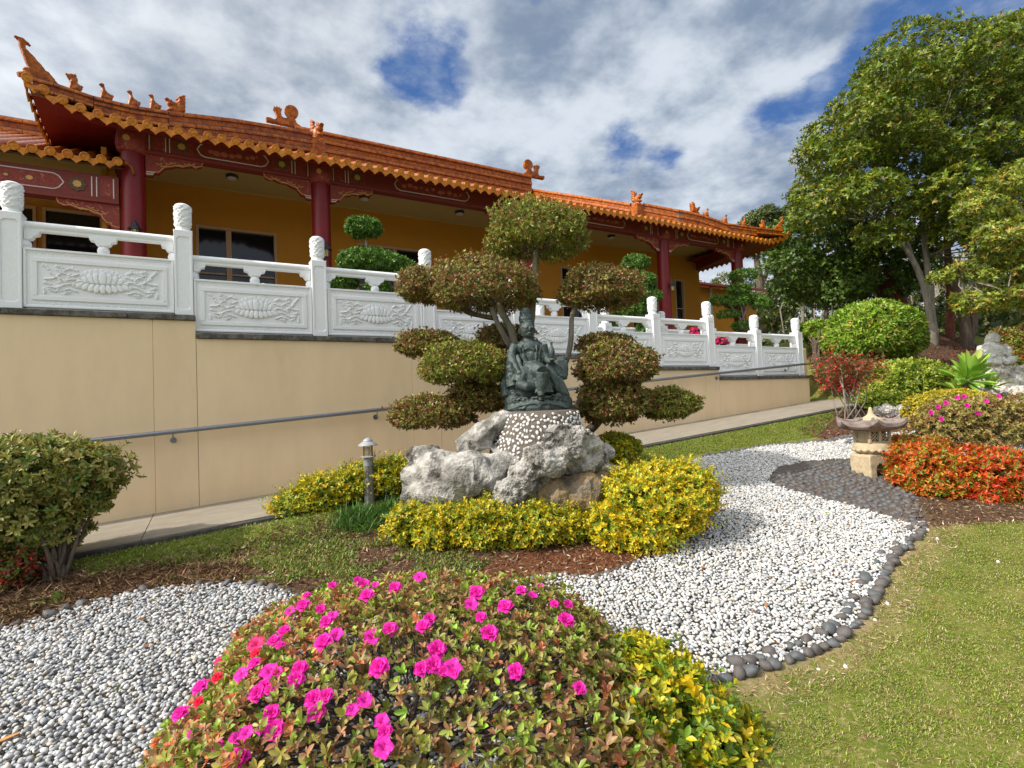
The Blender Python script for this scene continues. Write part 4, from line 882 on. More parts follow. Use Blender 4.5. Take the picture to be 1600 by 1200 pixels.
# ------------------------------------------------------------------ pebbles
def octa(level=1):
    V = [np.array(v, float) for v in ((1, 0, 0), (-1, 0, 0), (0, 1, 0), (0, -1, 0), (0, 0, 1), (0, 0, -1))]; F = [(0, 2, 4), (2, 1, 4), (1, 3, 4), (3, 0, 4), (2, 0, 5), (1, 2, 5), (3, 1, 5), (0, 3, 5)]
    for _ in range(level):
        mid = {}; nf = []
        def g(a, b_):
            k = (min(a, b_), max(a, b_))
            if k not in mid: v = V[a]+V[b_]; V.append(v/np.linalg.norm(v)); mid[k] = len(V)-1
            return mid[k]
        for a, b_, c in F: x, y, z = g(a, b_), g(b_, c), g(c, a); nf += [(a, x, z), (x, b_, y), (z, y, c), (x, y, z)]
        F = nf
    return np.array(V), np.array(F)
def stones_mesh(rng, P, size, cols, tilt=.5, flat=(.45, .75), elong=(.65, .95), level=1):
    tv, tf = octa(level); n = len(P); R = rng.rand(n)*6.283; sx = size; sy = size*(elong[0]+(elong[1]-elong[0])*rng.rand(n)); sz = size*(flat[0]+(flat[1]-flat[0])*rng.rand(n))
    X = tv[None]*np.stack([sx, sy, sz], 1)[:, None]; X *= 1+.10*np.sin(tv[None]@np.array([3.1, 2.3, 2.7])+rng.rand(n, 1)*6.28)[..., None]
    a = rng.randn(n)*tilt; c, s = np.cos(a), np.sin(a); X = np.stack([X[..., 0]*c[:, None]+X[..., 2]*s[:, None], X[..., 1], -X[..., 0]*s[:, None]+X[..., 2]*c[:, None]], -1)
    c, s = np.cos(R), np.sin(R); X = np.stack([X[..., 0]*c[:, None]-X[..., 1]*s[:, None], X[..., 0]*s[:, None]+X[..., 1]*c[:, None], X[..., 2]], -1)
    X += P[:, None]; return X.reshape(-1, 3), (tf[None]+(np.arange(n)*len(tv))[:, None, None]).reshape(-1, 3), np.repeat(cols, len(tv), 0)
M_peb = mat('river_pebble', (0, 0, 0), .55, .16, 60, .2, 200, attr=True, spec=.35)
M_dkst = mat('dark_river_stone', (.075, .088, .10), .5, .25, 18, .3, 120, col2=(.12, .12, .115), dirt=(.13, .085, .06), drange=(.55, .75), dscale=10)
M_dkst2 = mat('brown_river_stone', (.085, .07, .06), .55, .25, 18, .3, 120, col2=(.12, .11, .11))
rng = np.random.RandomState(11)
def pebgrid(st):
    xs_ = np.arange(-1.2, 13.5, st); ys_ = np.arange(-7, -2, st*.9); X, Y = np.meshgrid(xs_, ys_); X = X+(np.arange(len(ys_)) % 2)[:, None]*st*.5
    X = (X+rng.randn(*X.shape)*st*.20).ravel(); Y = (Y+rng.randn(*Y.shape)*st*.20).ravel()
    ok = inpoly(PEB, X, Y) & ~(inpoly(PATCH, X, Y) & (pdist(PATCH, X, Y) > .02)) & ~((X > 7.72) & (Y < -4.4) & (X+Y*.9 < 4.6) & (pdist(PATCH, X, Y) < .25)); X, Y = X[ok], Y[ok]; P = np.stack([X, Y, ground_z(X, Y)], 1); return P[inview(P, 260)]
P1 = pebgrid(.0285); P2 = pebgrid(.043)
zb = .002; P1[:, 2] += zb+rng.rand(len(P1))*.010; P2[:, 2] += .014+rng.rand(len(P2))*.008
P2 = P2[rng.rand(len(P2)) < .55]
P = np.concatenate([P1, P2]); n = len(P)
pc = np.array([(.60, .595, .575), (.50, .495, .485), (.47, .475, .48), (.31, .32, .335), (.60, .54, .45), (.40, .36, .31), (.17, .18, .20)])
wl = np.array([.07, .22, .31, .20, .07, .06, .07]); wr = np.array([.42, .27, .14, .05, .075, .03, .012])
kl = rng.choice(7, n, p=wl); kr = rng.choice(7, n, p=wr/wr.sum()); left = rng.rand(n) < clamp((3.6-P[:, 0])/1.2+.12*np.sin(P[:, 0]*3)); cl = pc[np.where(left, kl, kr)]*(1+.09*rng.randn(n, 1))
sz = .0152*(.64+.40*rng.rand(n)+.55*rng.rand(n)**3); P[:, 2] += .006*np.sin(P[:, 0]*4.1+np.sin(P[:, 1]*3)*2)*np.sin(P[:, 1]*5.3)
V, Fc, Cc = stones_mesh(rng, P, sz, cl)
o = link('gravel', npmesh('gravel', V, Fc, cols=Cc), M_peb, smooth=True); tag(o, 'bed of white and grey rounded pebbles covering the garden hollow', 'gravel', kind='stuff')
# a few strays on the lawn and soil
Q = [(1386, 946), (1388, 983), (1322, 1045), (1450, 830), (1465, 844), (1378, 922), (1402, 876), (1368, 972), (1280, 1050), (948, 893), (962, 899), (975, 886), (1560, 880)]
stray = [onground(*q) for q in Q]
tvv = None
for i, P_ in enumerate(stray):
    V, Fc, Cc = stones_mesh(np.random.RandomState(i), np.array([[0, 0, .008]]), np.array([.02]), np.array([[.7, .69, .66]]))
    if tvv is None or i < 3: me = npmesh('stray_pebble', V, Fc, cols=Cc); tvv = me
    o = link('stray_pebble', me, M_peb, smooth=True); o.location = P_; ORG[o.name] = np.array(P_)
    tag(o, 'single white pebble strayed off the gravel onto grass or soil', 'pebble', 'stray white pebbles beside the gravel')
# dark cobbles: edging and island, each a stone of its own
def stone_src(name, seed, m, label, cat, grp):
    V, Fc, Cc = stones_mesh(np.random.RandomState(seed), np.zeros((1, 3)), np.array([1.]), np.ones((1, 3)), tilt=.0, flat=(.6, .75), elong=(.7, .9), level=2)
    me = bpy.data.meshes.new(name); me.from_pydata([tuple(v) for v in V], [], [tuple(f) for f in Fc]); me.materials.append(m); me.polygons.foreach_set('use_smooth', [True]*len(me.polygons)); return me
SRC = [stone_src('cobble', s, M_dkst if s % 2 else M_dkst2, '', '', '') for s in range(7)]
def place_stone(name, x, y, s, rng, label, cat, grp, dz=.2):
    o = bpy.data.objects.new(name, SRC[rng.randint(len(SRC))]); COL.objects.link(o); o.location = (x, y, gz(x, y)+s*dz); o.scale = (s, s*rng.uniform(.8, 1.1), s); o.rotation_euler = (rng.randn()*.25, rng.randn()*.25, rng.rand()*6.28); tag(o, label, cat, grp)
rng = np.random.RandomState(5)
def along(P, st):
    P = np.array(P, float); seg = np.linalg.norm(np.diff(P, axis=0), axis=1); cum = np.concatenate([[0], np.cumsum(seg)]); t = 0; out_ = []
    while t < cum[-1]: out_.append((np.interp(t, cum, P[:, 0]), np.interp(t, cum, P[:, 1]), t/cum[-1])); t += st*(.8+.4*rng.rand())
    return out_
for (x, y, t) in along(PEB[32:45], .078):
    place_stone('edging_stone', x+rng.randn()*.01, y-.015+rng.randn()*.012, .043*(.75+.5*rng.rand()), rng, 'smooth dark grey river stone in the edging between gravel and right lawn', 'stone', 'edging stones along the right lawn', .35)
    if rng.rand() < .3+.4*(abs(t-.45) < .2): place_stone('edging_stone', x-.02, y+.06+rng.rand()*.03, .042*(.8+.5*rng.rand()), rng, 'smooth dark grey river stone in the edging between gravel and right lawn', 'stone', 'edging stones along the right lawn', .35)
for (x, y, t) in along(PEB[0:9], .10):
    if rng.rand() < .85: place_stone('edging_stone', x, y+rng.randn()*.02, .042*(.6+.7*rng.rand()), rng, 'dark river stone edging the left gravel below the brown mulch', 'stone', 'edging stones along the left mulch')
for (x, y, t) in along(PEB[20:26], .10): place_stone('edging_stone', x, y+rng.randn()*.015, .045*(.8+.4*rng.rand()), rng, 'dark river stone edging the far side of the gravel below the lawn strip', 'stone', 'edging stones along the far lawn strip')
for (x, y, t) in along([(3.75, -4.1), (4.18, -4.15), (4.5, -4.38), (4.9, -4.36)], .09): place_stone('edging_stone', x, y, .03*(.7+.6*rng.rand()), rng, 'small grey stone at the edge of the red soil under the yellow hedge', 'stone', 'small stones below the yellow hedge')
cnt = 0
X, Y = np.meshgrid(np.arange(7.4, 10, .092), np.arange(-5.4, -3.1, .085)); X = (X+(np.arange(X.shape[0]) % 2)[:, None]*.046+rng.randn(*X.shape)*.014).ravel(); Y = (Y+rng.randn(*Y.shape)*.014).ravel()
ok = inpoly(PATCH, X, Y); X, Y = X[ok], Y[ok]
for x, y in zip(X, Y):
    if (x-9.15)**2+(y+4.12)**2 < .2**2: continue
    if cnt >= 298: break
    place_stone('cobble', x, y, .040*(.62+.6*rng.rand()), rng, 'dark grey cobble set in the leaf-shaped island in front of the stone lantern', 'cobble', 'dark cobbles in the leaf shaped island', .12); cnt += 1
for (x, y, t) in along([(10.5, -2.85), (10.8, -2.75), (11.1, -2.8), (11.4, -2.85), (11.2, -3.0), (10.8, -3.0), (10.6, -3.05), (11.0, -3.15), (11.4, -3.05)], .10): place_stone('cobble', x, y, .045*(.8+.5*rng.rand()), rng, 'dark cobble in the small patch behind the stone lantern', 'cobble', 'dark cobbles behind the lantern')
# island bed
Xb, Yb = np.meshgrid(np.linspace(7.45, 9.9, 60), np.linspace(-5.35, -3.1, 60)); Zb = ground_z(Xb, Yb)-.012+.022*clamp(np.where(inpoly(PATCH, Xb, Yb), pdist(PATCH, Xb, Yb), -1)/.04); msk_ = inpoly(PATCH, Xb, Yb)
Vb = np.stack([Xb.ravel(), Yb.ravel(), Zb.ravel()], 1); Fb = [(j*60+i, j*60+i+1, j*60+60+i+1, j*60+60+i) for j in range(59) for i in range(59) if msk_[j, i] and msk_[j+1, i+1] and msk_[j+1, i] and msk_[j, i+1]]
o = link('cobble_bed', npmesh('cobble_bed', Vb, Fb), mat('cobble_mortar', (.06, .045, .035), .95, .35, 30, .8, 90, col2=(.12, .10, .085), dirt=(.3, .2, .08), drange=(.7, .78), dscale=14), smooth=True); tag(o, kind='structure')

# ------------------------------------------------------------------ lawn blades and litter
rng = np.random.RandomState(21)
LAWN = [(4.15, -5.72), (4.8, -5.88), (5.43, -5.88), (6.27, -5.62), (7.26, -5.42), (7.6, -5.35), (8.0, -5.48), (8.3, -5.66), (9.3, -6.2), (12, -7.2), (12, -9), (3.6, -8.4), (3.2, -6.6)]
def scatter(poly, n, extra=None):
    xs_ = [p[0] for p in poly]; ys_ = [p[1] for p in poly]; X = rng.uniform(min(xs_), max(xs_), n); Y = rng.uniform(min(ys_), max(ys_), n); ok = inpoly(poly, X, Y); X, Y = X[ok], Y[ok]; P = np.stack([X, Y, ground_z(X, Y)], 1); P = P[inview(P, 120)]; return P
def blades(name, label, P, L, W, cols, e0=.1, e1=1.1, k=2, cat='grass'):
    lv = Leaves(); D = np.tile([0, 0, 1.], (len(P), 1))+rng.randn(len(P), 3)*.1; lv.whorl(rng, P, D, k, L, W, e0, e1, cols, 0, .3, .45); o = lv.build(name); tag(o, label, cat, kind='stuff'); return o
P = scatter(LAWN, 620000)
x, y, d = proj_np(P); P = P[rng.rand(len(P)) < np.clip((5.0/d)**2, .12, 1)*.62]
dd = pdist(PEB[30:44], P[:, 0], P[:, 1], False); pn_ = np.sin(P[:, 0]*5+2*np.sin(P[:, 1]*4))*np.sin(P[:, 1]*6+P[:, 0]*2); P = P[rng.rand(len(P)) < clamp(dd/.25)*.8+.2-.55*(pn_ > .45)]
GR = pal(((.19, .27, .022), 5), ((.29, .34, .04), 3), ((.14, .18, .02), 1.6), ((.44, .36, .18), 2.8), ((.30, .20, .09), 1.3))
blades('lawn_grass', 'short yellow-green turf of the right lawn', P, .017, .0017, GR, .3, 1.35)
STRIP = [(-.5, -1.62), (12.9, -1.62), (12.2, -2.0), (10.8, -2.45), (9.6, -2.3), (8.3, -2.15), (7.6, -2.2), (6.8, -2.0), (3.5, -1.95), (2.9, -2.2), (2.9, -3.2), (2.4, -3.0), (2.05, -2.3), (.7, -1.85)]
P = scatter(STRIP, 80000); blades('strip_grass', 'thin grass strip between the path kerb and the garden bed', P, .028, .003, pal(((.17, .26, .02), 4), ((.25, .33, .03), 3), ((.10, .16, .015), 2), ((.32, .25, .11), 1.2)))
def litter(name, label, poly, n, L, W, cols, cat):
    P = scatter(poly, n); P[:, 2] += .006; lv = Leaves(); D = norm(np.concatenate([rng.randn(len(P), 2), .25*np.abs(rng.randn(len(P), 1))], 1)); lv.whorl(rng, P, D, 1, L, W, 0, .3, cols, 0, .2, .6); o = lv.build(name, None, M_leafdull); tag(o, label, cat, kind='stuff')
MC = pal(((.16, .075, .035), 3), ((.25, .15, .08), 3), ((.08, .04, .025), 3), ((.40, .30, .18), 1.4), ((.5, .42, .3), .4), jit=.25)
litter('mulch', 'brown bark mulch and dry stalks under the hedges', MULCH, 60000, .04, .004, MC, 'mulch')
WEED = [(1.6, -1.95), (3.4, -2.1), (3.9, -2.7), (4.0, -3.6), (3.3, -4.1), (2.9, -3.9), (2.5, -3.2), (2.2, -2.8), (1.5, -2.35)]
P = scatter(WEED, 20000); P = P[np.sin(P[:, 0]*7+2*np.sin(P[:, 1]*5))*np.sin(P[:, 1]*8+P[:, 0]*3) > -.1]; blades('weeds', 'low weeds and thin grass on the bed between the azalea and the yellow shrubs', P, .03, .004, pal(((.15, .24, .03), 3), ((.24, .28, .04), 2), ((.30, .22, .10), 1.6), ((.10, .14, .02), 2)), k=3, cat='weeds')
P = P1[rng.rand(len(P1)) < .012].copy(); P[:, 2] += .02; lv = Leaves(); lv.whorl(rng, P, norm(np.concatenate([rng.randn(len(P), 2), .3*np.abs(rng.randn(len(P), 1))], 1)), 1, .035, .007, 0, .3, pal(((.30, .13, .05), 2), ((.18, .10, .05), 2), ((.40, .28, .12), 1), ((.14, .2, .03), 1)), 0, .5, .6); o = lv.build('fallen_leaves', None, M_leafdull); tag(o, 'small dead leaves and twigs strewn over the gravel', 'fallen leaves', kind='stuff')
litter('leaf_litter', 'brown mulch at the foot of the orange shrubs', MULCH2, 40000, .035, .004, MC, 'mulch')
litter('bank_mulch', 'reddish brown mulch on the bank by the end of the path', MULCH3, 40000, .05, .008, pal(((.16, .05, .035), 3), ((.22, .09, .05), 3), ((.08, .03, .025), 3), ((.35, .2, .14), 1)), 'mulch')
litter('dry_thatch', 'pale dry grass along the edging stones', [(4.0, -5.75), (4.8, -5.86), (5.43, -5.86), (6.27, -5.6), (7.26, -5.42), (7.65, -5.3), (8.1, -5.5), (7.5, -5.62), (6.3, -5.82), (5.4, -6.05), (4.4, -6.03), (3.9, -6.0)], 6500, .03, .0022, pal(((.42, .32, .18), 4), ((.26, .17, .09), 2), ((.5, .42, .28), 1)), 'dry grass')
litter('straw', 'heap of dry straw-like stalks left of the gravel', [(-.6, -2.0), (1.3, -2.0), (2.1, -2.3), (2.1, -2.75), (1.3, -2.4), (.5, -2.5), (-.6, -2.8)], 18000, .09, .003, pal(((.20, .12, .06), 3), ((.32, .22, .12), 2), ((.10, .05, .03), 3)), 'straw')
# ------------------------------------------------------------------ shrubs and trees of the garden
c_top = lambda *a, **k: pal(*a, **k)
RB = ((.20, .075, .03), 3.2); OG = ((.12, .14, .02), 3); DG = ((.055, .085, .015), 1.5); YG = ((.24, .24, .045), 1.6)
TOPC = pal(((.26, .105, .045), 3.0), ((.17, .18, .03), 3), ((.09, .11, .02), 1.4), ((.32, .27, .06), 1.8), ((.42, .30, .13), .6))
TOPG = pal(((.21, .24, .03), 3.4), ((.30, .31, .045), 2.2), ((.11, .14, .02), 1.6), ((.27, .12, .045), 1.6))
TREEB = PT(888, 712, 6.25); TREEB[2] = gz(TREEB[0], TREEB[1])
cloud = thing('cloud_pruned_tree', 'cloud-pruned tree with flat reddish-green pads rising behind the bronze statue', 'topiary tree', tuple(TREEB))
pads = [((838, 360, 6.2, 72, 40), TOPG, 7000), ((757, 445, 6.0, 76, 39), TOPC, 6500), ((666, 446, 6.15, 40, 25), TOPC, 2600), ((940, 449, 6.2, 60, 31), TOPC, 5200), ((670, 536, 6.4, 46, 20), TOPC, 2400), ((728, 567, 5.9, 66, 33), TOPG, 5600),
        ((790, 528, 6.7, 44, 20), TOPC, 2200), ((750, 619, 6.2, 48, 22), TOPC, 2800), ((674, 643, 6.0, 60, 25), TOPC, 4200), ((963, 566, 6.1, 59, 33), TOPC, 5200), ((945, 536, 6.4, 42, 14), TOPC, 1600), ((958, 626, 6.25, 54, 34), TOPC, 4600), ((1046, 630, 6.35, 43, 23), TOPG, 3000)]
for i, (a, cf, n) in enumerate(pads):
    rg = np.random.RandomState(100+i); a = (a[0], a[1]+a[4]*.25, a[2], a[3]*1.0, a[4]*1.16); B = [blob(*a)]; rr_ = a[3]
    if a[3] > 55: B += [blob(a[0]-a[3]*.35, a[1]+a[4]*.2, a[2], a[3]*.62, a[4]*.8), blob(a[0]+a[3]*.38, a[1]+a[4]*.15, a[2], a[3]*.6, a[4]*.8)]
    lv = Leaves(); P, D = shell(rg, B, int(n*.92), lo=.70, hi=1.10, bump=.17, up=.25, jit=.6, under=.9, fb=.55); lv.whorl(rg, P, D, 3, .040, .0085, .2, 1.0, cf, 0, .2)
    P, D = shell(rg, B, int(n*.16), lo=.98, hi=1.22, bump=.17, up=.5, jit=.45, under=.6, fb=.55); lv.whorl(rg, P, D, 4, .036, .008, .2, .9, cf, 0, .2)
    P, D = shell(rg, B, int(n*.35), lo=.3, hi=.8, jit=.8, under=1., fb=.62); lv.whorl(rg, P, D, 3, .034, .0075, .2, 1.3, cf, 0, .2); pad = lv.build('foliage_pad', cloud)
    tw = MB(); c, r = B[0]
    for k in range(60):
        e = norm(rg.randn(3)); e[2] = abs(e[2])*.9-.15; e = c+(R0*e[0]*r[0]+F0v*e[1]*r[1]+np.array([0, 0, 1.])*e[2]*r[2])*rg.uniform(.8, .98); s_ = c+(e-c)*.15-np.array([0, 0, r[2]*.5])
        tw.tube([s_, (s_+e)/2+rg.randn(3)*.02, e], [.006, .004, .002], 4, False)
    tw.build('twigs', M_bark, pad)
def limb(parent, pts, rad, m=M_bark, name='branch', seg=9):
    P = [PT(*p) if isinstance(p, tuple) else p for p in pts]; Q = []
    for i in range(len(P)-1):
        for t in (0, .33, .66): Q.append(P[i]*(1-t)+P[i+1]*t)
    Q.append(P[-1]); Q = np.array(Q); rg = np.random.RandomState(len(pts)+int(P[0][0]*100)); Q[1:-1] += rg.randn(len(Q)-2, 3)*rad[0]*.25
    for _ in range(2): Q[1:-1] = (Q[:-2]+2*Q[1:-1]+Q[2:])/4
    R_ = np.interp(np.linspace(0, 1, len(Q)), np.linspace(0, 1, len(rad)), rad); b = MB(); b.tube(Q, list(R_), seg); return b.build(name, m, parent, smooth=True)
limb(cloud, [TREEB-np.array([0, 0, .1]), (872, 670, 6.25), (850, 620, 6.3), (812, 570, 6.25), (800, 540, 6.2)], [.10, .085, .065, .055], M_palebark, 'trunk')
limb(cloud, [(806, 560, 6.22), (800, 515, 6.15), (786, 490, 6.05), (778, 470, 6.0)], [.05, .04, .035], M_palebark)
limb(cloud, [(800, 545, 6.2), (780, 510, 6.1), (768, 480, 6.0)], [.04, .03, .025], M_palebark)
limb(cloud, [(778, 498, 6.1), (750, 493, 6.1), (728, 488, 6.15), (712, 470, 6.15), (680, 455, 6.15)], [.03, .03, .022], M_bark)
limb(cloud, [(812, 575, 6.25), (825, 530, 6.3), (832, 480, 6.3), (838, 430, 6.25), (836, 395, 6.2), (850, 365, 6.2)], [.055, .045, .042, .03, .02], M_palebark)
limb(cloud, [(852, 620, 6.3), (880, 580, 6.25), (890, 540, 6.2), (892, 500, 6.2), (900, 470, 6.2), (930, 450, 6.2)], [.045, .034, .032, .024, .016], M_palebark)
limb(cloud, [(868, 665, 6.25), (900, 640, 6.2), (922, 610, 6.15), (945, 580, 6.1)], [.05, .04, .02])
limb(cloud, [TREEB, (905, 690, 6.25), (928, 665, 6.25), (945, 640, 6.25)], [.07, .06, .035])
limb(cloud, [(928, 640, 6.25), (970, 632, 6.3), (1030, 634, 6.35)], [.035, .025, .012])
limb(cloud, [(860, 640, 6.3), (810, 620, 6.25), (765, 618, 6.2)], [.035, .025, .015]); limb(cloud, [(880, 700, 6.2), (800, 685, 6.1), (752, 668, 6.05), (735, 650, 6.0), (690, 645, 6.0)], [.03, .025, .022, .012])
limb(cloud, [(830, 600, 6.3), (790, 580, 6.1), (745, 570, 5.95)], [.035, .025, .015]); limb(cloud, [(815, 570, 6.3), (740, 555, 6.4), (680, 540, 6.4)], [.03, .02, .012]); limb(cloud, [(806, 555, 6.3), (795, 535, 6.6)], [.025, .015])
# duranta hedges
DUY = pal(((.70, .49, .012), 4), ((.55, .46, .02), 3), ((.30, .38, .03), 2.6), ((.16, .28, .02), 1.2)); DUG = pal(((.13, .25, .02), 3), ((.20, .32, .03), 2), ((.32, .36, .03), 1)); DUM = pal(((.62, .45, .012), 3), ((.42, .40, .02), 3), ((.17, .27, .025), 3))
KW = dict(lo=.76, hi=1.10, bump=.15, up=.5, jit=.5, under=.6)
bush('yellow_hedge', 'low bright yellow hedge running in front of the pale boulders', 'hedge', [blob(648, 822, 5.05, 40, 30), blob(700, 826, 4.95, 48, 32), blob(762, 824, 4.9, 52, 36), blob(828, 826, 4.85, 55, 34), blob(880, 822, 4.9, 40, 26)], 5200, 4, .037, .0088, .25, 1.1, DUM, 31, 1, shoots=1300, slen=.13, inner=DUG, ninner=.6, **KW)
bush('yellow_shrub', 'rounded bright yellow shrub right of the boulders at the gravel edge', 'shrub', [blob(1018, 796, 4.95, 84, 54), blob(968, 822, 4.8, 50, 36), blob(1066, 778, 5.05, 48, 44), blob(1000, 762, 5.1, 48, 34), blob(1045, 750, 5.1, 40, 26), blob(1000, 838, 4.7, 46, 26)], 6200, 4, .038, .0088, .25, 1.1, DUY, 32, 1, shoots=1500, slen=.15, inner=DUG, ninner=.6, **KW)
bush('yellow_shrub', 'sprawling yellow-green shrub left of the bollard lamp by the path', 'shrub', [blob(465, 800, 5.9, 36, 32), blob(510, 775, 6.0, 42, 30), blob(560, 758, 6.15, 40, 28), blob(612, 745, 6.2, 42, 30), blob(648, 735, 6.2, 22, 22)], 4200, 4, .04, .009, .25, 1.1, DUM, 33, 1, shoots=500, slen=.18, inner=DUG, ninner=.9, **KW)
bush('green_shrub', 'small dark green shrub with yellow tips behind the right boulder', 'shrub', [blob(966, 702, 6.3, 34, 24), blob(940, 715, 6.2, 30, 22)], 1800, 4, .036, .009, .25, 1.1, DUM, 34, 1, inner=DUG, ninner=1., **KW)
bush('yellow_shrub', 'yellow-tipped shrub in the foreground at the right edge of the azalea', 'shrub', [blob(1030, 1120, 2.6, 95, 90), blob(1110, 1180, 2.5, 75, 70), blob(985, 1050, 2.75, 60, 40), blob(1060, 1230, 2.4, 110, 80)], 1700, 5, .048, .0115, .3, 1.15, DUM, 35, 2, shoots=240, slen=.13, inner=DUG, ninner=1.2, **KW)
# azalea
AC = (2.75, -5.15, .02); AR = np.array([1.18, 1.02, .66])
AZC = pal(((.31, .275, .06), 3.2), ((.35, .18, .08), 3), ((.22, .28, .04), 1.8), ((.27, .38, .05), .6), ((.17, .13, .045), 1.6), ((.44, .13, .06), .8)); AZG = pal(((.20, .22, .05), 3), ((.26, .13, .06), 2)); AZR = pal(((.46, .20, .09), 3), ((.34, .28, .07), 2), ((.55, .15, .06), 1.4), ((.30, .42, .05), .8))
az = thing('azalea_bush', 'large foreground azalea with olive leaves and magenta blossoms', 'azalea', AC)
AB = [(np.array(AC), AR), (np.array(AC)+R0*-.35+F0v*-.15+np.array([0, 0, -.05]), np.array([.86, .8, .52])), (np.array(AC)+R0*.3+F0v*.25+np.array([0, 0, .03]), np.array([.75, .75, .58])), (np.array(AC)+R0*-.50+F0v*.38+np.array([0, 0, .0]), np.array([.74, .62, .58]))]
rg = np.random.RandomState(50); lv = Leaves()
P, D = shell(rg, AB, 14500, lo=.86, hi=1.04, bump=.045, up=.35, jit=.42, under=.3, cut=.86); P, D = cutground(P, D, .02); P_az, D_az = P, D
m_ = rg.rand(len(P)) < .87
rl = ((P-np.array(AC))@R0+.35*((P-np.array(AC))@F0v)*-1 < -.25) & (rg.rand(len(P)) < .75)
sm_ = (P[:, 2] < .42) & ((P-np.array(AC))@F0v < .1)
for sel, cf, L_, W_ in ((m_ & rl, AZR, .030, .0070), (m_ & ~rl & ~sm_, AZC, .032, .0070), (m_ & ~rl & sm_, AZC, .043, .0088)): lv.whorl(rg, P[sel], D[sel], 6, L_, W_, .5, 1.3, cf, 2, .15, .35)
lv.whorl(rg, P[~m_], D[~m_], 5, .042, .0095, .2, .95, pal(((.32, .48, .06), 3), ((.42, .42, .08), 2), ((.28, .30, .06), 2)), 2, .1)
P, D = shell(rg, AB, 3000, lo=.55, hi=.88, bump=.03, up=.2, jit=.8, under=.3); P, D = cutground(P, D); lv.whorl(rg, P, D, 5, .045, .011, .4, 1.3, AZG, 1, .2); lv.build('foliage', az)
tw = MB(); idx = rg.choice(len(P_az), 500, replace=False)
for i in idx:
    e = P_az[i]; s_ = np.array(AC)+(e-np.array(AC))*.55; s_[2] = max(s_[2]*.8, .03); tw.tube([s_, (s_+e)/2+rg.randn(3)*.02, e], [.005, .0035, .0018], 5, False)
for i in idx[:40]:
    e = np.array(AC)+(P_az[i]-np.array(AC))*.6; tw.tube([np.array(AC)+np.append(rg.randn(2)*.15, -.05), (np.array(AC)+e)/2+rg.randn(3)*.04, e], [.014, .010, .006], 6, False)
tw.build('stems', M_bark, az)
M_pink = mat('magenta_petal', (0, 0, 0), .5, .08, 40, attr=True, trans=.3, spec=.25)
def flower_me(seed, col, dbl=True):
    r = np.random.RandomState(seed); V = []; F = []; C = []
    for ring, (npet, L, el) in enumerate(((5, .034, 1.05), (5, .030, .68), (4, .022, .35)) if dbl else ((5, .034, .95),)):
        for p in range(npet):
            a = p*6.283/npet+ring*.6+r.randn()*.12; ss = np.array([math.cos(a), math.sin(a), 0]); sd = np.array([-math.sin(a), math.cos(a), 0]); b0 = len(V); nu_, nv_ = 5, 5
            for i in range(nu_):
                s_ = i/(nu_-1); th = el*(.35+.9*s_); w_ = .019*math.sin(math.pi*min(1, .12+s_*.80))**.8*(1.0 if s_ < .95 else .75)
                for j in range(nv_):
                    t = (j/(nv_-1)-.5)*2; z = L*s_*math.cos(th)*.9+.0045*math.sin(t*5+s_*6+p)+.004*t*t; q = ss*L*s_*math.sin(th)+sd*w_*t+np.array([0, 0, z]); V.append(q+r.randn(3)*.0008); C.append(np.array(col)*(1-.25*(1-s_))*(1+.05*r.randn()))
            F += [(b0+i*nv_+j, b0+i*nv_+j+1, b0+(i+1)*nv_+j+1, b0+(i+1)*nv_+j) for i in range(nu_-1) for j in range(nv_-1)]
    for k in range(6): a = k*1.05; b0 = len(V); q = np.array([math.cos(a), math.sin(a), 0])*.006; V += [q*.2, q*.2+[.0012, 0, 0], q+[.0012, 0, .03], q+[0, 0, .03]]; C += [np.array(col)*.8]*4; F.append((b0, b0+1, b0+2, b0+3))
    me = npmesh('flower', np.array(V), F, cols=np.array(C)); me.materials.append(M_pink); me.polygons.foreach_set('use_smooth', [True]*len(me.polygons)); return me
FM = [flower_me(s, (.90, .035, .50), s % 3 != 2) for s in range(6)]; FR = [flower_me(9, (.88, .03, .10), True), flower_me(10, (.82, .04, .22), False)]
def hit(x, y):
    v = FW+RT*(x-800)/_f-UPV*(y-600)/_f; best = None
    for c, r in AB:
        q = CAM-c; o_ = np.array([q@R0/r[0], q@F0v/r[1], q[2]/r[2]]); d_ = np.array([v@R0/r[0], v@F0v/r[1], v[2]/r[2]]); A_ = d_@d_; B_ = o_@d_; C_ = o_@o_-1.06; dsc = B_*B_-A_*C_
        if dsc < 0: continue
        t = (-B_-math.sqrt(dsc))/A_
        if best is None or t < best[0]: P = CAM+v*t; qq = P-c; nn = R0*(qq@R0)/r[0]**2+F0v*(qq@F0v)/r[1]**2+np.array([0, 0, 1.])*qq[2]/r[2]**2; best = (t, P, nn/np.linalg.norm(nn))
    return best
z3 = lambda x, y: (240+x/3.2, 860+y/3.2); z4 = lambda x, y: (700+x/2.909, 860+y/2.909)
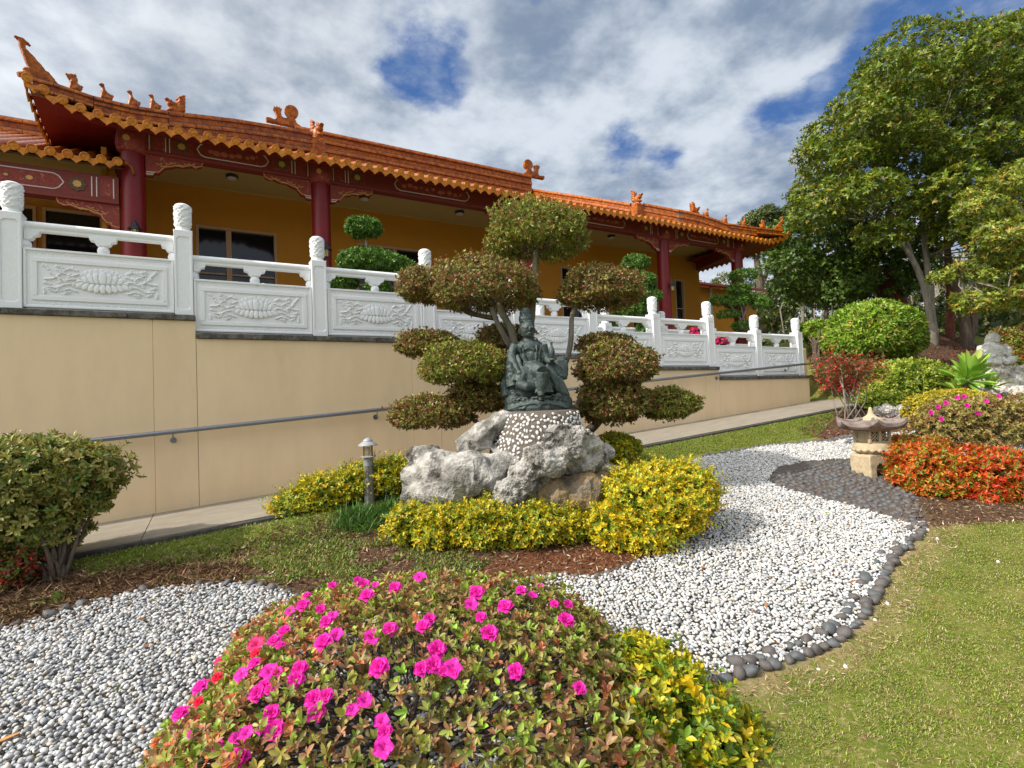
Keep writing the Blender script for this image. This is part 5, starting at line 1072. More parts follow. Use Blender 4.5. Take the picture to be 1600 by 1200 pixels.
FP = [z3(*q) for q in ((850, 180), (895, 190), (770, 240), (755, 290), (1020, 165), (1045, 190), (1070, 245), (1355, 90), (1335, 155), (1165, 110), (1210, 205), (840, 310), (900, 345), (870, 375), (660, 420), (640, 490), (920, 440), (860, 480), (1185, 415), (1095, 455), (1380, 360), (1350, 400), (515, 580), (590, 630), (630, 620), (720, 665), (740, 610), (530, 730), (590, 710), (1135, 605), (1340, 610), (1400, 590), (1450, 620), (1500, 625), (810, 760), (870, 745), (820, 830), (550, 905), (615, 915), (420, 950), (475, 930), (400, 1030), (440, 1050), (1145, 870), (1160, 920), (175, 730), (385, 460), (370, 410), (1155, 1000), (1060, 770), (210, 930), (150, 830), (640, 240), (700, 215), (610, 470), (560, 690), (455, 640), (250, 700), (470, 250), (1000, 815), (600, 830), (1110, 190), (1500, 100), (1300, 95), (1415, 515), (90, 1070), (330, 1000), (690, 320))]
FP += [z4(*q) for q in ((90, 75), (320, 115), (130, 210), (105, 265), (260, 275), (380, 220), (420, 180), (480, 260), (540, 258), (150, 320), (305, 565), (20, 555), (185, 395), (590, 640), (530, 335), (330, 200))]
FRp = [z3(*q) for q in ((525, 490), (520, 530), (340, 560), (350, 440), (240, 770), (180, 590), (630, 230), (330, 650))]
r_ = random.Random(4)
for i, q in enumerate(FP+FRp):
    h_ = hit(*q)
    if h_ is None: continue
    t, P, nn = h_; big = .6+.6*r_.random(); red_ = i >= len(FP)
    o = bpy.data.objects.new('flower', r_.choice(FR if red_ else FM)); COL.objects.link(o); o.parent = az; ORG[o.name] = ORG[az.name]
    view = norm(CAM-P); d_ = Vector(nn*1.0+view*.7+np.array([r_.uniform(-.3, .3), r_.uniform(-.3, .3), .2])); o.location = Vector(P-np.array(AC)+nn*.012); o.rotation_euler = d_.to_track_quat('Z', 'Y').to_euler(); o.scale = (big*1.15,)*3
    if red_: o['label'] = 'crimson bloom among the magenta ones'
# left shrubs
LSC = pal(((.25, .26, .045), 3), ((.34, .30, .075), 2.6), ((.14, .17, .035), 2), ((.44, .39, .13), 1.4), ((.12, .20, .03), 1))
lsb = onground(95, 905)
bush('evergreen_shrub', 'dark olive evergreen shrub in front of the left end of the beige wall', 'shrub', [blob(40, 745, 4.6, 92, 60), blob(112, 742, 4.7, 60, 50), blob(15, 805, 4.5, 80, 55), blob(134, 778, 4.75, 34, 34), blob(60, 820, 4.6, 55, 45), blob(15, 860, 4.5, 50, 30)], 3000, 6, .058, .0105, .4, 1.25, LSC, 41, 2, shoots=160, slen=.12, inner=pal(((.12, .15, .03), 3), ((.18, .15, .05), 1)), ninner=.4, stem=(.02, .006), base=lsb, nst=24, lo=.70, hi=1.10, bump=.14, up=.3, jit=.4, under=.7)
NAN = pal(((.26, .025, .02), 2.4), ((.16, .06, .02), 1.5), ((.09, .14, .02), 4), ((.36, .06, .02), .8)); NAG = pal(((.07, .12, .02), 3), ((.2, .04, .02), 1.2))
bush('nandina_shrub', 'dark red and green nandina at the left edge of the gravel', 'shrub', [blob(22, 892, 4.35, 36, 34), blob(-20, 910, 4.3, 40, 34), blob(34, 872, 4.4, 36, 26)], 1300, 5, .04, .009, .4, 1.2, NAN, 42, 1, inner=NAG, ninner=.8, **KW)
bush('groundcover_plant', 'low weedy green plant in the mulch left of the gravel', 'plant', [blob(95, 945, 4.2, 32, 16), blob(60, 960, 4.1, 30, 14)], 260, 5, .04, .010, .4, 1.3, pal(((.14, .24, .03), 3), ((.2, .18, .04), 1)), 43, 1, **KW)
# lily turf tufts around the lamp
lt = thing('lily_turf', 'dark green tuft of strappy grass around the foot of the bollard lamp', 'plant', tuple(onground(610, 815))); lv = Leaves(); rg = np.random.RandomState(8)
for (x, y, n) in ((600, 800, 120), (625, 790, 150), (560, 800, 100), (545, 815, 40), (640, 800, 100), (580, 815, 60)):
    b0 = onground(x, y+12); P = b0+np.stack([rg.randn(n)*.09, rg.randn(n)*.07, np.zeros(n)], 1); D = np.tile([0, 0, 1.], (n, 1))+rg.randn(n, 3)*.2; lv.whorl(rg, P, D, 4, .18, .0045, .1, .9, pal(((.06, .14, .02), 3), ((.10, .20, .03), 2)), 1, .35)
lv.build('blades', lt)
# right-hand bed
ORN = pal(((.58, .12, .015), 4), ((.60, .24, .02), 2.6), ((.50, .04, .015), 1.8), ((.18, .24, .02), 3.2)); ORG_ = pal(((.12, .15, .02), 3), ((.35, .08, .02), 2))
ORN2 = pal(((.50, .20, .02), 3), ((.45, .07, .02), 2), ((.22, .20, .03), 2.5)); RDR = pal(((.60, .045, .014), 3.4), ((.58, .15, .02), 3), ((.17, .21, .02), 2.2))
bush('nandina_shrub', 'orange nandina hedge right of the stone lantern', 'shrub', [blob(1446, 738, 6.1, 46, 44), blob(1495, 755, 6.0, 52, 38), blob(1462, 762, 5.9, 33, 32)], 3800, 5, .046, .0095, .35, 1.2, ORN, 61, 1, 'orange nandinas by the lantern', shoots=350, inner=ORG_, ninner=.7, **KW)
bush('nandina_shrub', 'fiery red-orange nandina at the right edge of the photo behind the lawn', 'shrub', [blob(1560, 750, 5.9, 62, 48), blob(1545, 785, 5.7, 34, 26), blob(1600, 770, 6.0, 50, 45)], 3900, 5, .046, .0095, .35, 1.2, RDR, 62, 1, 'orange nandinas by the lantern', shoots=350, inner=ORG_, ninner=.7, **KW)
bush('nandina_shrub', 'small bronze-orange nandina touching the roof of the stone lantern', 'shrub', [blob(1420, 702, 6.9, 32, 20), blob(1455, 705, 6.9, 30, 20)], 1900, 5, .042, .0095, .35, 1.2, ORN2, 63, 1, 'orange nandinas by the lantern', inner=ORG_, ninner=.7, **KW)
AZ2 = pal(((.30, .24, .06), 3), ((.22, .20, .04), 3), ((.36, .17, .07), 1.6), ((.42, .34, .10), 1))
b2 = bush('azalea_bush', 'yellowish azalea with a few pink flowers behind the orange nandinas', 'azalea', [blob(1530, 665, 8.2, 78, 44), blob(1480, 672, 8.1, 48, 36), blob(1590, 670, 8.3, 55, 46)], 5200, 5, .045, .010, .4, 1.2, AZ2, 64, 1, inner=pal(((.12, .10, .03), 1)), ninner=.4, **KW)
rg = np.random.RandomState(3)
for i, (x, y) in enumerate(((1465, 636), (1477, 630), (1495, 622), (1505, 620), (1454, 645), (1540, 627), (1527, 646), (1470, 655), (1560, 620), (1510, 634))):
    P = PT(x, y, 7.62); o = bpy.data.objects.new('flower', FM[i % 6]); COL.objects.link(o); o.parent = b2; ORG[o.name] = ORG[b2.name]; o.location = Vector(P-ORG[b2.name]); o.rotation_euler = (1.2, 0, -.6); o.scale = (1.15,)*3
YEL = pal(((.52, .38, .02), 3), ((.42, .38, .03), 3), ((.25, .26, .03), 1.5)); YGR = pal(((.26, .34, .03), 3), ((.34, .38, .04), 2.4), ((.14, .20, .02), 2))
bush('yellow_shrub', 'clipped golden shrub below the agave plant', 'shrub', [blob(1494, 630, 9.9, 48, 20)], 3000, 4, .045, .011, .25, 1.1, YEL, 65, 0, inner=DUG, **KW)
bush('yellow_shrub', 'low golden shrub right of the white rock behind the lantern', 'shrub', [blob(1452, 645, 9.8, 34, 26), blob(1475, 655, 9.6, 30, 24)], 2400, 4, .045, .011, .25, 1.1, YEL, 66, 0, inner=DUG, **KW)
bush('green_shrub', 'loose yellow-green shrub left of the agave plant', 'shrub', [blob(1420, 595, 12.0, 56, 32), blob(1455, 600, 12.0, 38, 28), blob(1385, 610, 12.2, 34, 24)], 4000, 4, .07, .015, .3, 1.2, YGR, 67, 0, inner=DUG, **KW)
bush('green_shrub', 'small green and yellow shrub at the foot of the tall nandina', 'shrub', [blob(1362, 628, 11.6, 30, 20), blob(1390, 630, 11.4, 26, 18)], 1500, 4, .05, .012, .3, 1.2, YGR, 68, 0, inner=DUG, **KW)
rb = onground(1322, 655)
t = thing('nandina_shrub', 'tall nandina with bare pale stems and red leaf tufts by the end of the path', 'shrub', tuple(rb)); rg = np.random.RandomState(12); b = MB(); ends = []
for k in range(16):
    x = 1308+rg.rand()*32; e = PT(1290+rg.rand()*72, 560+rg.rand()*45, 10.6+rg.randn()*.15); s_ = rb+np.array([rg.randn()*.13, rg.randn()*.08, -.02]); b.tube([s_, (s_*.6+e*.4)+rg.randn(3)*.05, e], [.012, .010, .006], 6); ends.append(e)
b.build('stems', M_palebark, t, smooth=True); lv = Leaves()
for e in ends: P = e+rg.randn(70, 3)*np.array([.17, .17, .12]); lv.whorl(rg, P, np.array([[0, 0, 1.]])+rg.randn(70, 3)*.6, 5, .05, .010, .4, 1.3, pal(((.45, .03, .02), 2.4), ((.22, .10, .04), 3), ((.10, .12, .03), 2.5)), 0)
for k in range(5): P = PT(1290+rg.rand()*60, 600+rg.rand()*8, 10.5)+rg.randn(22, 3)*.08; lv.whorl(rg, P, np.array([[0, 0, 1.]])+rg.randn(22, 3)*.6, 5, .05, .010, .4, 1.3, pal(((.55, .02, .03), 3), ((.3, .05, .03), 1)), 0)
lv.build('foliage', t)
DOM = pal(((.20, .34, .025), 4), ((.29, .43, .04), 3), ((.12, .21, .02), 2), ((.44, .36, .07), 1.2))
dome = bush('domed_shrub', 'large rounded bright green shrub on a short bare stem at the head of the bank', 'shrub', [blob(1365, 518, 14, 62, 44), blob(1330, 535, 14, 36, 26), blob(1400, 532, 14, 38, 28)], 5200, 5, .12, .020, .35, 1.2, DOM, 69, 1, inner=DUG, stem=(.05, .02), nst=10, base=onground(1372, 577), lo=.8, hi=1.06, bump=.06, up=.4, jit=.4, under=.7)
bush('clipped_shrub', 'small clipped green shrub just past the last balustrade post', 'shrub', [blob(1276, 520, 16, 24, 17)], 1600, 5, .09, .02, .35, 1.2, DOM, 70, 0, inner=DUG, base=onground(1278, 572), stem=(.035, .015), **KW)
bush('red_shrub', 'reddish green shrub at the right edge behind the laughing statue', 'shrub', [blob(1590, 545, 12.5, 34, 34), blob(1580, 575, 12, 26, 22)], 2200, 4, .06, .014, .35, 1.2, pal(((.14, .17, .02), 3), ((.30, .10, .03), 2), ((.25, .26, .04), 2)), 71, 0, inner=DUG, **KW)
bush('red_shrub', 'low reddish shrub under the domed green shrub', 'shrub', [blob(1345, 580, 13, 40, 16), blob(1300, 590, 13.5, 24, 14)], 1400, 4, .06, .013, .35, 1.2, pal(((.16, .09, .03), 3), ((.30, .07, .03), 1.4), ((.12, .13, .02), 2)), 72, 0, **KW)
# agave
ab = onground(1512, 625)*0+np.array([PT(1510, 590, 10.3)[0], PT(1510, 590, 10.3)[1], gz(PT(1510, 590, 10.3)[0], PT(1510, 590, 10.3)[1])]); ac = PT(1510, 590, 10.3)
t = thing('agave_plant', 'pale green soft-leaved agave beside the laughing stone statue', 'agave', tuple(ab)); lv = Leaves(); rg = np.random.RandomState(9)
for k in range(5):
    P = np.repeat(ac[None], 1, 0)+rg.randn(1, 3)*.02-np.array([0, 0, .025*k]); lv.whorl(rg, P, np.array([[-.15, -.45, 1.]]), 9, .56-.02*k, .075, .20+.30*k, .35+.33*k, pal(((.26, .44, .05), 3), ((.34, .52, .09), 2), jit=.06), 2, .05, .12)
P = ac[None]+R0*.42*np.array([[1], [-.5]])-np.array([0, 0, .25]); lv.whorl(rg, P, np.array([[.0, -.2, 1.], [0, -.2, 1]]), 12, .38, .05, .3, 1.3, pal(((.26, .44, .05), 3), ((.34, .52, .09), 2), jit=.06), 2, .05, .12)
lv.build('leaves', t); MB().tube([ab-np.array([0, 0, .1]), ac], [.09, .07], 10).build('stalk', M_palebark, t)
# potted / planted topiaries on the terrace
TG = pal(((.09, .20, .02), 3), ((.14, .27, .03), 2.4), ((.05, .11, .015), 2))
def pots(label, pads_, Dp, base, seed, trunks):
    base = np.array([base[0], base[1], 2.72]); t = thing('clipped_topiary', label, 'topiary', tuple(base), 'clipped topiaries behind the balustrade'); rg = np.random.RandomState(seed)
    for (x, y, rx, ry) in pads_:
        B = [blob(x, y, Dp, rx, ry)]; lv = Leaves(); P, D = shell(rg, B, int(rx*ry*2.2), lo=.7, hi=1.06, bump=.08, up=.3, jit=.45, under=.7); lv.whorl(rg, P, D, 4, .055, .013, .3, 1.15, TG, 0); lv.build('foliage_pad', t)
    for tr_ in trunks: limb(t, [base if p == 'b' else (p[0], p[1], Dp) for p in tr_], [.035, .028, .018], M_palebark, 'trunk')
DL = float((np.array([4.4, 1.0, 4.5])-CAM)@FW)
pots('round-topped clipped topiary behind the balustrade right of the second red column', [(568, 356, 26, 15), (575, 408, 46, 16), (532, 440, 26, 13), (600, 412, 38, 13), (625, 415, 22, 9), (590, 452, 20, 12)], DL, (4.45, 1.0), 81, [['b', (573, 430), (572, 375)], [(573, 425), (545, 440)]])
DM = float((np.array([11.1, 1.1, 4.5])-CAM)@FW)
pots('tiered clipped topiary in front of the second red column from the right', [(993, 411, 22, 12), (1000, 440, 24, 14), (1010, 463, 24, 12), (985, 484, 25, 13), (955, 507, 22, 8), (1005, 512, 12, 9)], DM, (11.1, 1.1), 82, [['b', (998, 490), (996, 420)], [(1000, 485), (1008, 465)]])
DR = float((np.array([15.3, 1.7, 4.4])-CAM)@FW)
pots('many-armed clipped topiary in front of the rightmost red column', [(1162, 430, 21, 9), (1155, 452, 18, 8), (1125, 469, 17, 8), (1150, 472, 20, 9), (1190, 474, 16, 9), (1165, 466, 16, 8), (1138, 491, 18, 7), (1160, 510, 16, 8)], DR, (15.3, 1.7), 83, [['b', (1160, 500), (1155, 455)], [(1160, 505), (1150, 485), (1130, 470)], [(1160, 500), (1166, 480), (1188, 475)], [(1156, 460), (1162, 432)]])
for i, (x, y, D_, l) in enumerate(((1090, 521, 12.1, 'pink flowering shrub seen through the balustrade beside the tiered topiary'), (1130, 532, 12.9, 'pink flowering shrub seen through the balustrade near its right end'))):
    c = PT(x, y, D_); bush('pink_azalea', l, 'azalea', [(c, np.array([.16, .14, .13]))], 420, 4, .04, .014, .3, 1.2, pal(((.72, .02, .14), 4), ((.6, .03, .25), 1.5), ((.1, .16, .03), 1.5)), 85+i, 0, 'pink azaleas behind the balustrade', base=(c[0], c[1], 2.3), **KW)
tr_ = thing('trough_plant', 'row of low green plants behind the second balustrade panel', 'plant', (4, .6, 2.6)); lv = Leaves(); rg = np.random.RandomState(31); P = np.stack([rg.uniform(1.8, 14.5, 4500), rg.uniform(.34, .9, 4500), np.zeros(4500)], 1); P[:, 2] = H0-.07-DST*np.floor((P[:, 0]-1.75)/3.26+1)+.01+rg.rand(4500)*.05; lv.whorl(rg, P, np.tile([0, 0, 1.], (4500, 1)), 4, .05, .01, .2, 1.2, TG, 0); lv.build('foliage', tr_)
tr_['label'] = 'low green planting running along just behind the white balustrade'
# ------------------------------------------------------------------ big trees and woodland
def bigtree(name, label, clumps, nper, k, L, W, colf, trunks, seed, det=1, group=None, bark=M_bark, e=(.5, 1.35), inner=True, base=None, shell_kw=None, twig=0, cat='tree'):
    rg = np.random.RandomState(seed); B = [blob(*c) for c in clumps]
    b0 = base if base is not None else PT(*trunks[0][0][0]); t = thing(name, label, cat, tuple(b0), group)
    lv = Leaves(); kw = dict(lo=.80, hi=1.06, bump=.12, up=.55, jit=.35, under=.45, cut=.78); kw.update(shell_kw or {})
    P, D = shell(rg, B, nper*len(B), **kw); lv.whorl(rg, P, D, k, L, W, e[0], e[1], colf, det, .25)
    if inner: kk = dict(kw); kk.update(lo=.2, hi=.78, jit=.9, under=1.); P, D = shell(rg, B, int(nper*len(B)*.28), **kk); lv.whorl(rg, P, D, k, L, W, e[0], e[1]+.2, colf, 0, .25)
    lv.build('crown', t)
    for i, (pts, rad) in enumerate(trunks): limb(t, pts, rad, bark, 'trunk' if i == 0 or len(rad) > 3 else 'limb', 10)
    b = MB(); top = PT(*trunks[0][0][-1])
    for c, r in B:
        j = c-np.array([0, 0, r[2]*.6]); s_ = min([PT(*p) for tr in trunks for p in tr[0]], key=lambda q: np.linalg.norm(q-c)); rr_ = max(.015, min(.045, L*.2))
        b.tube([s_, (s_+c)/2+rg.randn(3)*.12, c], [rr_, rr_*.7, rr_*.35], 6)
        for q in range(3): e_ = c+rg.randn(3)*r*.5; b.tube([c-(c-s_)*.2, (c+e_)/2+rg.randn(3)*.05, e_], [rr_*.45, rr_*.3, rr_*.12], 5)
    b.build('branches', bark, t, smooth=True); return t
MAGC = pal(((.165, .225, .016), 3.6), ((.105, .165, .014), 3), ((.26, .27, .022), 2), ((.08, .125, .014), 2), ((.34, .22, .04), .4))
rg = np.random.RandomState(77)
def fill(poly, n, rx, ry, D0, D1, seed, jy=.15):
    r = np.random.RandomState(seed); xs_ = [p[0] for p in poly]; ys_ = [p[1] for p in poly]; out_ = []
    tries = 0
    while len(out_) < n and tries < 20000:
        tries += 1; x, y = r.uniform(min(xs_), max(xs_)), r.uniform(min(ys_), max(ys_))
        if not inpoly(poly, np.array([x]), np.array([y]))[0]: continue
        if any(((x-a[0])/rx)**2+((y-a[1])/ry)**2 < .42 for a in out_): continue
        s = r.uniform(.75, 1.3); out_.append((x, y, r.uniform(D0, D1), rx*s, ry*s*r.uniform(.85, 1.1), rx*s/_f*(D0+D1)/2*.9))
    return out_
CR = [(1275, 345), (1258, 300), (1272, 250), (1285, 212), (1318, 190), (1345, 150), (1365, 110), (1410, 100), (1440, 85), (1500, 62), (1560, 66), (1640, 60), (1720, 120), (1730, 380), (1600, 400), (1500, 370), (1430, 365), (1380, 375), (1335, 355), (1300, 340)]
cl_ = fill(CR, 110, 36, 25, 14.2, 18.5, 5)+fill(CR, 22, 60, 46, 16.8, 17.5, 15)
bigtree('broadleaf_tree', 'tall broad evergreen tree with whorled glossy leaves filling the upper right', cl_, 300, 6, .12, .025, MAGC,
        [([(1463, 556, 16), (1450, 470, 16), (1425, 400, 16), (1400, 370, 16), (1372, 345, 16)], [.11, .09, .065, .04]), ([(1462, 530, 16.2), (1455, 470, 16.3), (1448, 400, 16.4), (1440, 330, 16.5), (1470, 200, 16.5)], [.10, .09, .07, .04]), ([(1425, 400, 16), (1400, 330, 16), (1390, 240, 16.2)], [.06, .045, .03]), ([(1440, 330, 16.5), (1530, 230, 16.5), (1560, 160, 16.5)], [.06, .045, .03])], 201, bark=M_palebark, base=onground(1463, 566), shell_kw=dict(lo=.84, up=.8, cut=.86, bump=.14))
DKC = pal(((.085, .15, .018), 4), ((.13, .22, .025), 2), ((.05, .09, .014), 3))
dk = fill([(1228, 370), (1300, 350), (1380, 380), (1440, 380), (1430, 440), (1390, 450), (1330, 470), (1260, 465), (1225, 440)], 34, 36, 26, 18.5, 21, 6)
bigtree('evergreen_tree', 'dense dark green tree under the left side of the tall broadleaf tree', dk, 260, 6, .13, .03, DKC, [([(1405, 500, 20), (1400, 460, 20), (1390, 420, 20)], [.38, .3, .2]), ([(1390, 480, 20.3), (1372, 440, 20.3), (1355, 410, 20)], [.22, .18, .1])], 202, bark=M_redbark, base=onground(1402, 560))
limbT = bpy.data.objects[-1]
YOC = pal(((.24, .29, .03), 3.4), ((.34, .32, .04), 2), ((.15, .21, .02), 3), ((.42, .22, .04), .6), ((.08, .12, .015), 1.8))
yo = fill([(1520, 300), (1560, 265), (1640, 255), (1720, 300), (1720, 460), (1600, 465), (1560, 440), (1520, 380)], 22, 30, 20, 10.2, 11.8, 7)+fill([(1480, 465), (1530, 430), (1600, 440), (1640, 470), (1600, 490), (1520, 480)], 8, 24, 12, 10, 11, 8)+[(1470, 435, 10.5, 16, 10, .2), (1500, 420, 10.5, 18, 10, .2)]
bigtree('ornamental_tree', 'nearer tree with yellow-orange tinged leaves at the right edge', yo, 130, 6, .085, .016, YOC, [([(1640, 600, 11.2), (1636, 520, 11.2), (1620, 430, 11), (1610, 340, 11)], [.10, .09, .07, .04]), ([(1632, 470, 11.1), (1570, 450, 11), (1500, 435, 10.6)], [.05, .035, .015]), ([(1625, 440, 11), (1580, 420, 10.9), (1530, 395, 10.8)], [.045, .03, .014])], 203, bark=M_palebark, base=onground(1640, 640), e=(.5, 1.3))
t = thing('forked_tree', 'slim tree forking low behind the laughing statue', 'tree', tuple(onground(1512, 575)))
limb(t, [(1512, 562, 17), (1508, 500, 17), (1492, 440, 17), (1480, 380, 17)], [.22, .15, .12, .08], M_bark, 'trunk'); limb(t, [(1512, 545, 17), (1522, 500, 17), (1530, 440, 17), (1525, 380, 17)], [.12, .11, .09, .06], M_bark, 'trunk')
t = thing('red_barked_tree', 'straight tree with peeling red-brown bark right of the pale forked trunks', 'tree', tuple(onground(1487, 575)))
limb(t, [(1487, 560, 18), (1486, 500, 18), (1482, 430, 18), (1478, 360, 18)], [.15, .13, .11, .08], M_redbark, 'trunk')
# tall gum behind the roof corner
GUM = pal(((.10, .14, .03), 3), ((.15, .18, .05), 2), ((.06, .08, .02), 2))
gc = [(1178, 345, 34, 14, 12, .6), (1200, 335, 34, 16, 12, .6), (1222, 345, 34, 14, 12, .6), (1190, 360, 34, 14, 9, .6), (1215, 365, 34, 18, 10, .6), (1165, 352, 34, 9, 9, .4), (1235, 330, 34, 12, 10, .5), (1205, 385, 34, 16, 9, .6), (1180, 395, 34, 12, 8, .5), (1230, 395, 34, 14, 10, .5)]
bigtree('gum_tree', 'tall airy gum tree rising behind the right corner of the roof', gc, 230, 4, .22, .03, GUM, [([(1192, 545, 34), (1190, 500, 34), (1187, 440, 34), (1180, 400, 34), (1185, 360, 34)], [.30, .26, .2, .1]), ([(1188, 450, 34), (1205, 410, 34), (1215, 350, 34)], [.16, .1, .05]), ([(1189, 470, 34), (1222, 430, 34), (1232, 390, 34)], [.12, .08, .04])], 204, det=0, bark=M_bark, base=onground(1192, 560))
WC = pal(((.09, .13, .025), 3), ((.13, .15, .035), 2), ((.05, .07, .018), 3), ((.18, .15, .06), 1))
# gums with thin trunks in the wood
kinds = ['slim pale-trunked gum standing in the wood behind the garden', 'dark-trunked gum standing in the wood behind the garden']
r = np.random.RandomState(44); spots = [(1112, 30, 0), (1140, 33, 1), (1160, 40, 0), (1212, 28, 1), (1232, 36, 0), (1250, 30, 0), (1266, 42, 1), (1290, 27, 1), (1312, 33, 0), (1335, 38, 1), (1300, 45, 0), (1420, 30, 0), (1480, 34, 1), (1505, 27, 0), (1538, 30, 0), (1556, 24, 0), (1568, 36, 1), (1590, 28, 0), (1620, 31, 1), (1535, 40, 0), (1650, 26, 0)]
for (x, D_, kd) in spots:
    yb = 575; tp = 420+r.randint(-25, 25) if x > 1240 else 440+r.randint(-12, 12); P0 = PT(x, yb, D_); P0[2] = gz(P0[0], P0[1]); n_ = r.randint(4, 7)
    cl = [(x+r.randn()*16, tp+r.rand()*55, D_, 13+r.rand()*8, 9+r.rand()*6, .7) for _ in range(n_)]
    t = thing('gum_tree', kinds[kd], 'tree', tuple(P0), ('pale-trunked' if kd == 0 else 'dark-trunked')+' gums in the wood'); rg2 = np.random.RandomState(x)
    lv = Leaves(); B = [blob(*c) for c in cl]; P, D = shell(rg2, B, 120*n_, lo=.4, hi=1.1, bump=.15, jit=.8, under=1.); lv.whorl(rg2, P, D, 4, .20, .035, .3, 1.5, WC, 0); lv.build('crown', t)
    limb(t, [P0-np.array([0, 0, .3]), (x+r.randn()*3, (yb+tp)/2, D_), (x+r.randn()*7, tp, D_)], [.13+.06*r.rand(), .10, .05], M_palebark if kd == 0 else M_bark, 'trunk', 7)
# forest mass
rg = np.random.RandomState(91); lv = Leaves(); n = 30000
X = rg.uniform(16, 150, n); ang = rg.uniform(-.35, 1.15, n); R_ = rg.uniform(26, 75, n); PX = CAM[0]+R_*np.cos(ang); PY = CAM[1]+R_*np.sin(ang); ok = ~((PX < 27) & (PY > -3)); PX, PY, R_ = PX[ok], PY[ok], R_[ok]
hh = 1.2+2.6*(.5+.5*np.sin(PX*.45+np.sin(PY*.37)*2))*(.6+.4*np.sin(PY*.6)); PZ = ground_z(PX, PY)+hh*rg.rand(len(PX))**.7*np.clip((R_-20)/18, .25, 1.25)
lv.whorl(rg, np.stack([PX, PY, PZ], 1), np.tile([0, 0, 1.], (len(PX), 1))+rg.randn(len(PX), 3)*.8, 5, .30, .075, .3, 1.4, WC, 0); o = lv.build('woodland'); tag(o, 'tangled green woodland undergrowth behind the garden', 'woodland', kind='stuff')
b = MB()
for k in range(520):
    a_, R1 = rg.uniform(-.3, 1.1), rg.uniform(28, 70); p = np.array([CAM[0]+R1*math.cos(a_), CAM[1]+R1*math.sin(a_), 0]); 
    if p[0] < 27 and p[1] > -3: continue
    p[2] = gz(p[0], p[1]); h_ = rg.uniform(2, 5.0); b.tube([p, p+np.array([rg.randn()*.3, rg.randn()*.3, h_*.5]), p+np.array([rg.randn()*.6, rg.randn()*.6, h_])], [.05, .04, .015], 5)
o = b.build('saplings', M_palebark, smooth=True); tag(o, 'mass of thin pale sapling stems in the wood', 'woodland', kind='stuff')

# ------------------------------------------------------------------ rocks
M_rock = mat('pale_limestone', (.41, .39, .355), .85, .35, 4, 1., 55, col2=(.19, .18, .16), dirt=(.065, .055, .045), drange=(.50, .66), dscale=6, detail=10, c2w=(.42, .6))
M_rockw = mat('white_rock', (.66, .63, .58), .85, .15, 5, .7, 40, col2=(.45, .42, .37), dirt=(.13, .11, .09), drange=(.6, .75), dscale=5)
M_ochrerock = mat('ochre_rock', (.30, .20, .085), .85, .2, 5, .7, 45, col2=(.20, .16, .11), dirt=(.08, .065, .05), drange=(.46, .64), dscale=4)
def rock(name, label, ells, m, vox=.014, disp=None, sm=3, group=None, g=None):
    b = MB(); cs = []
    for e in ells:
        x, y, D_, rx, ry = e[:5]; rz = e[5] if len(e) > 5 else None; an = e[6] if len(e) > 6 else 0; c, r = blob(x, y, D_, rx, ry, rz); cs.append(c)
        B3 = Matrix((tuple(R0), tuple(F0v), (0, 0, 1))).transposed(); b.ell(tuple(c), tuple(r), B3@Matrix.Rotation(an, 3, 'Y'), 16, 12)
    c = sum(cs)/len(cs); c[2] = g if g is not None else gz(c[0], c[1]); b.v = [(x-c[0], y-c[1], z-c[2]) for x, y, z in b.v]; o = b.build(name, m); o.location = c; ORG[o.name] = c
    md = o.modifiers.new('fuse', 'REMESH'); md.mode = 'VOXEL'; md.voxel_size = vox*2.2
    tx = bpy.data.textures.new('shape', 'CLOUDS'); tx.noise_scale = .22; d0 = o.modifiers.new('shape', 'DISPLACE'); d0.texture = tx; d0.strength = .10; d0.mid_level = .5
    dc = o.modifiers.new('facet', 'DECIMATE'); dc.ratio = .05 if vox < .018 else .08
    o.modifiers.new('split', 'SUBSURF').subdivision_type = 'SIMPLE'; o.modifiers['split'].levels = o.modifiers['split'].render_levels = 4
    for q in range(len(o.modifiers)): pass
    sm_ = o.modifiers.new('soften', 'SMOOTH'); sm_.iterations = 4; sm_.factor = .5
    for (typ, sz, stt) in (disp or [('CLOUDS', .09, .022), ('CLOUDS', .022, .009)]):
        tx = bpy.data.textures.new('relief', typ); tx.noise_scale = sz
        if typ == 'CLOUDS': tx.noise_depth = 4; tx.noise_type = 'HARD_NOISE' if sz < .1 else 'SOFT_NOISE'
        d = o.modifiers.new('relief', 'DISPLACE'); d.texture = tx; d.strength = stt; d.mid_level = .5
    o.data.polygons.foreach_set('use_smooth', [True]*len(o.data.polygons)); tag(o, label, 'rock', group); return o
rock('boulder', 'long pale grey boulder lying at the left of the rockery', [(664, 710, 5.5, 32, 18), (646, 745, 5.4, 22, 19), (645, 775, 5.35, 20, 16), (690, 735, 5.4, 46, 34), (692, 768, 5.3, 56, 26), (738, 742, 5.3, 58, 38, None, .2), (792, 722, 5.3, 50, 19, .13, .15), (822, 706, 5.3, 20, 11, .1, .2)], M_rock)
rock('boulder', 'slanting smooth slab of pale rock leaning on the left of the pebbled pedestal', [(738, 692, 5.5, 30, 20, .14, -.45), (758, 678, 5.48, 30, 22, .14, -.6), (780, 662, 5.48, 26, 18, .12, -.7), (797, 703, 5.42, 34, 9, .08, -.1)], M_rock, disp=[('CLOUDS', .09, .014), ('CLOUDS', .03, .006)])
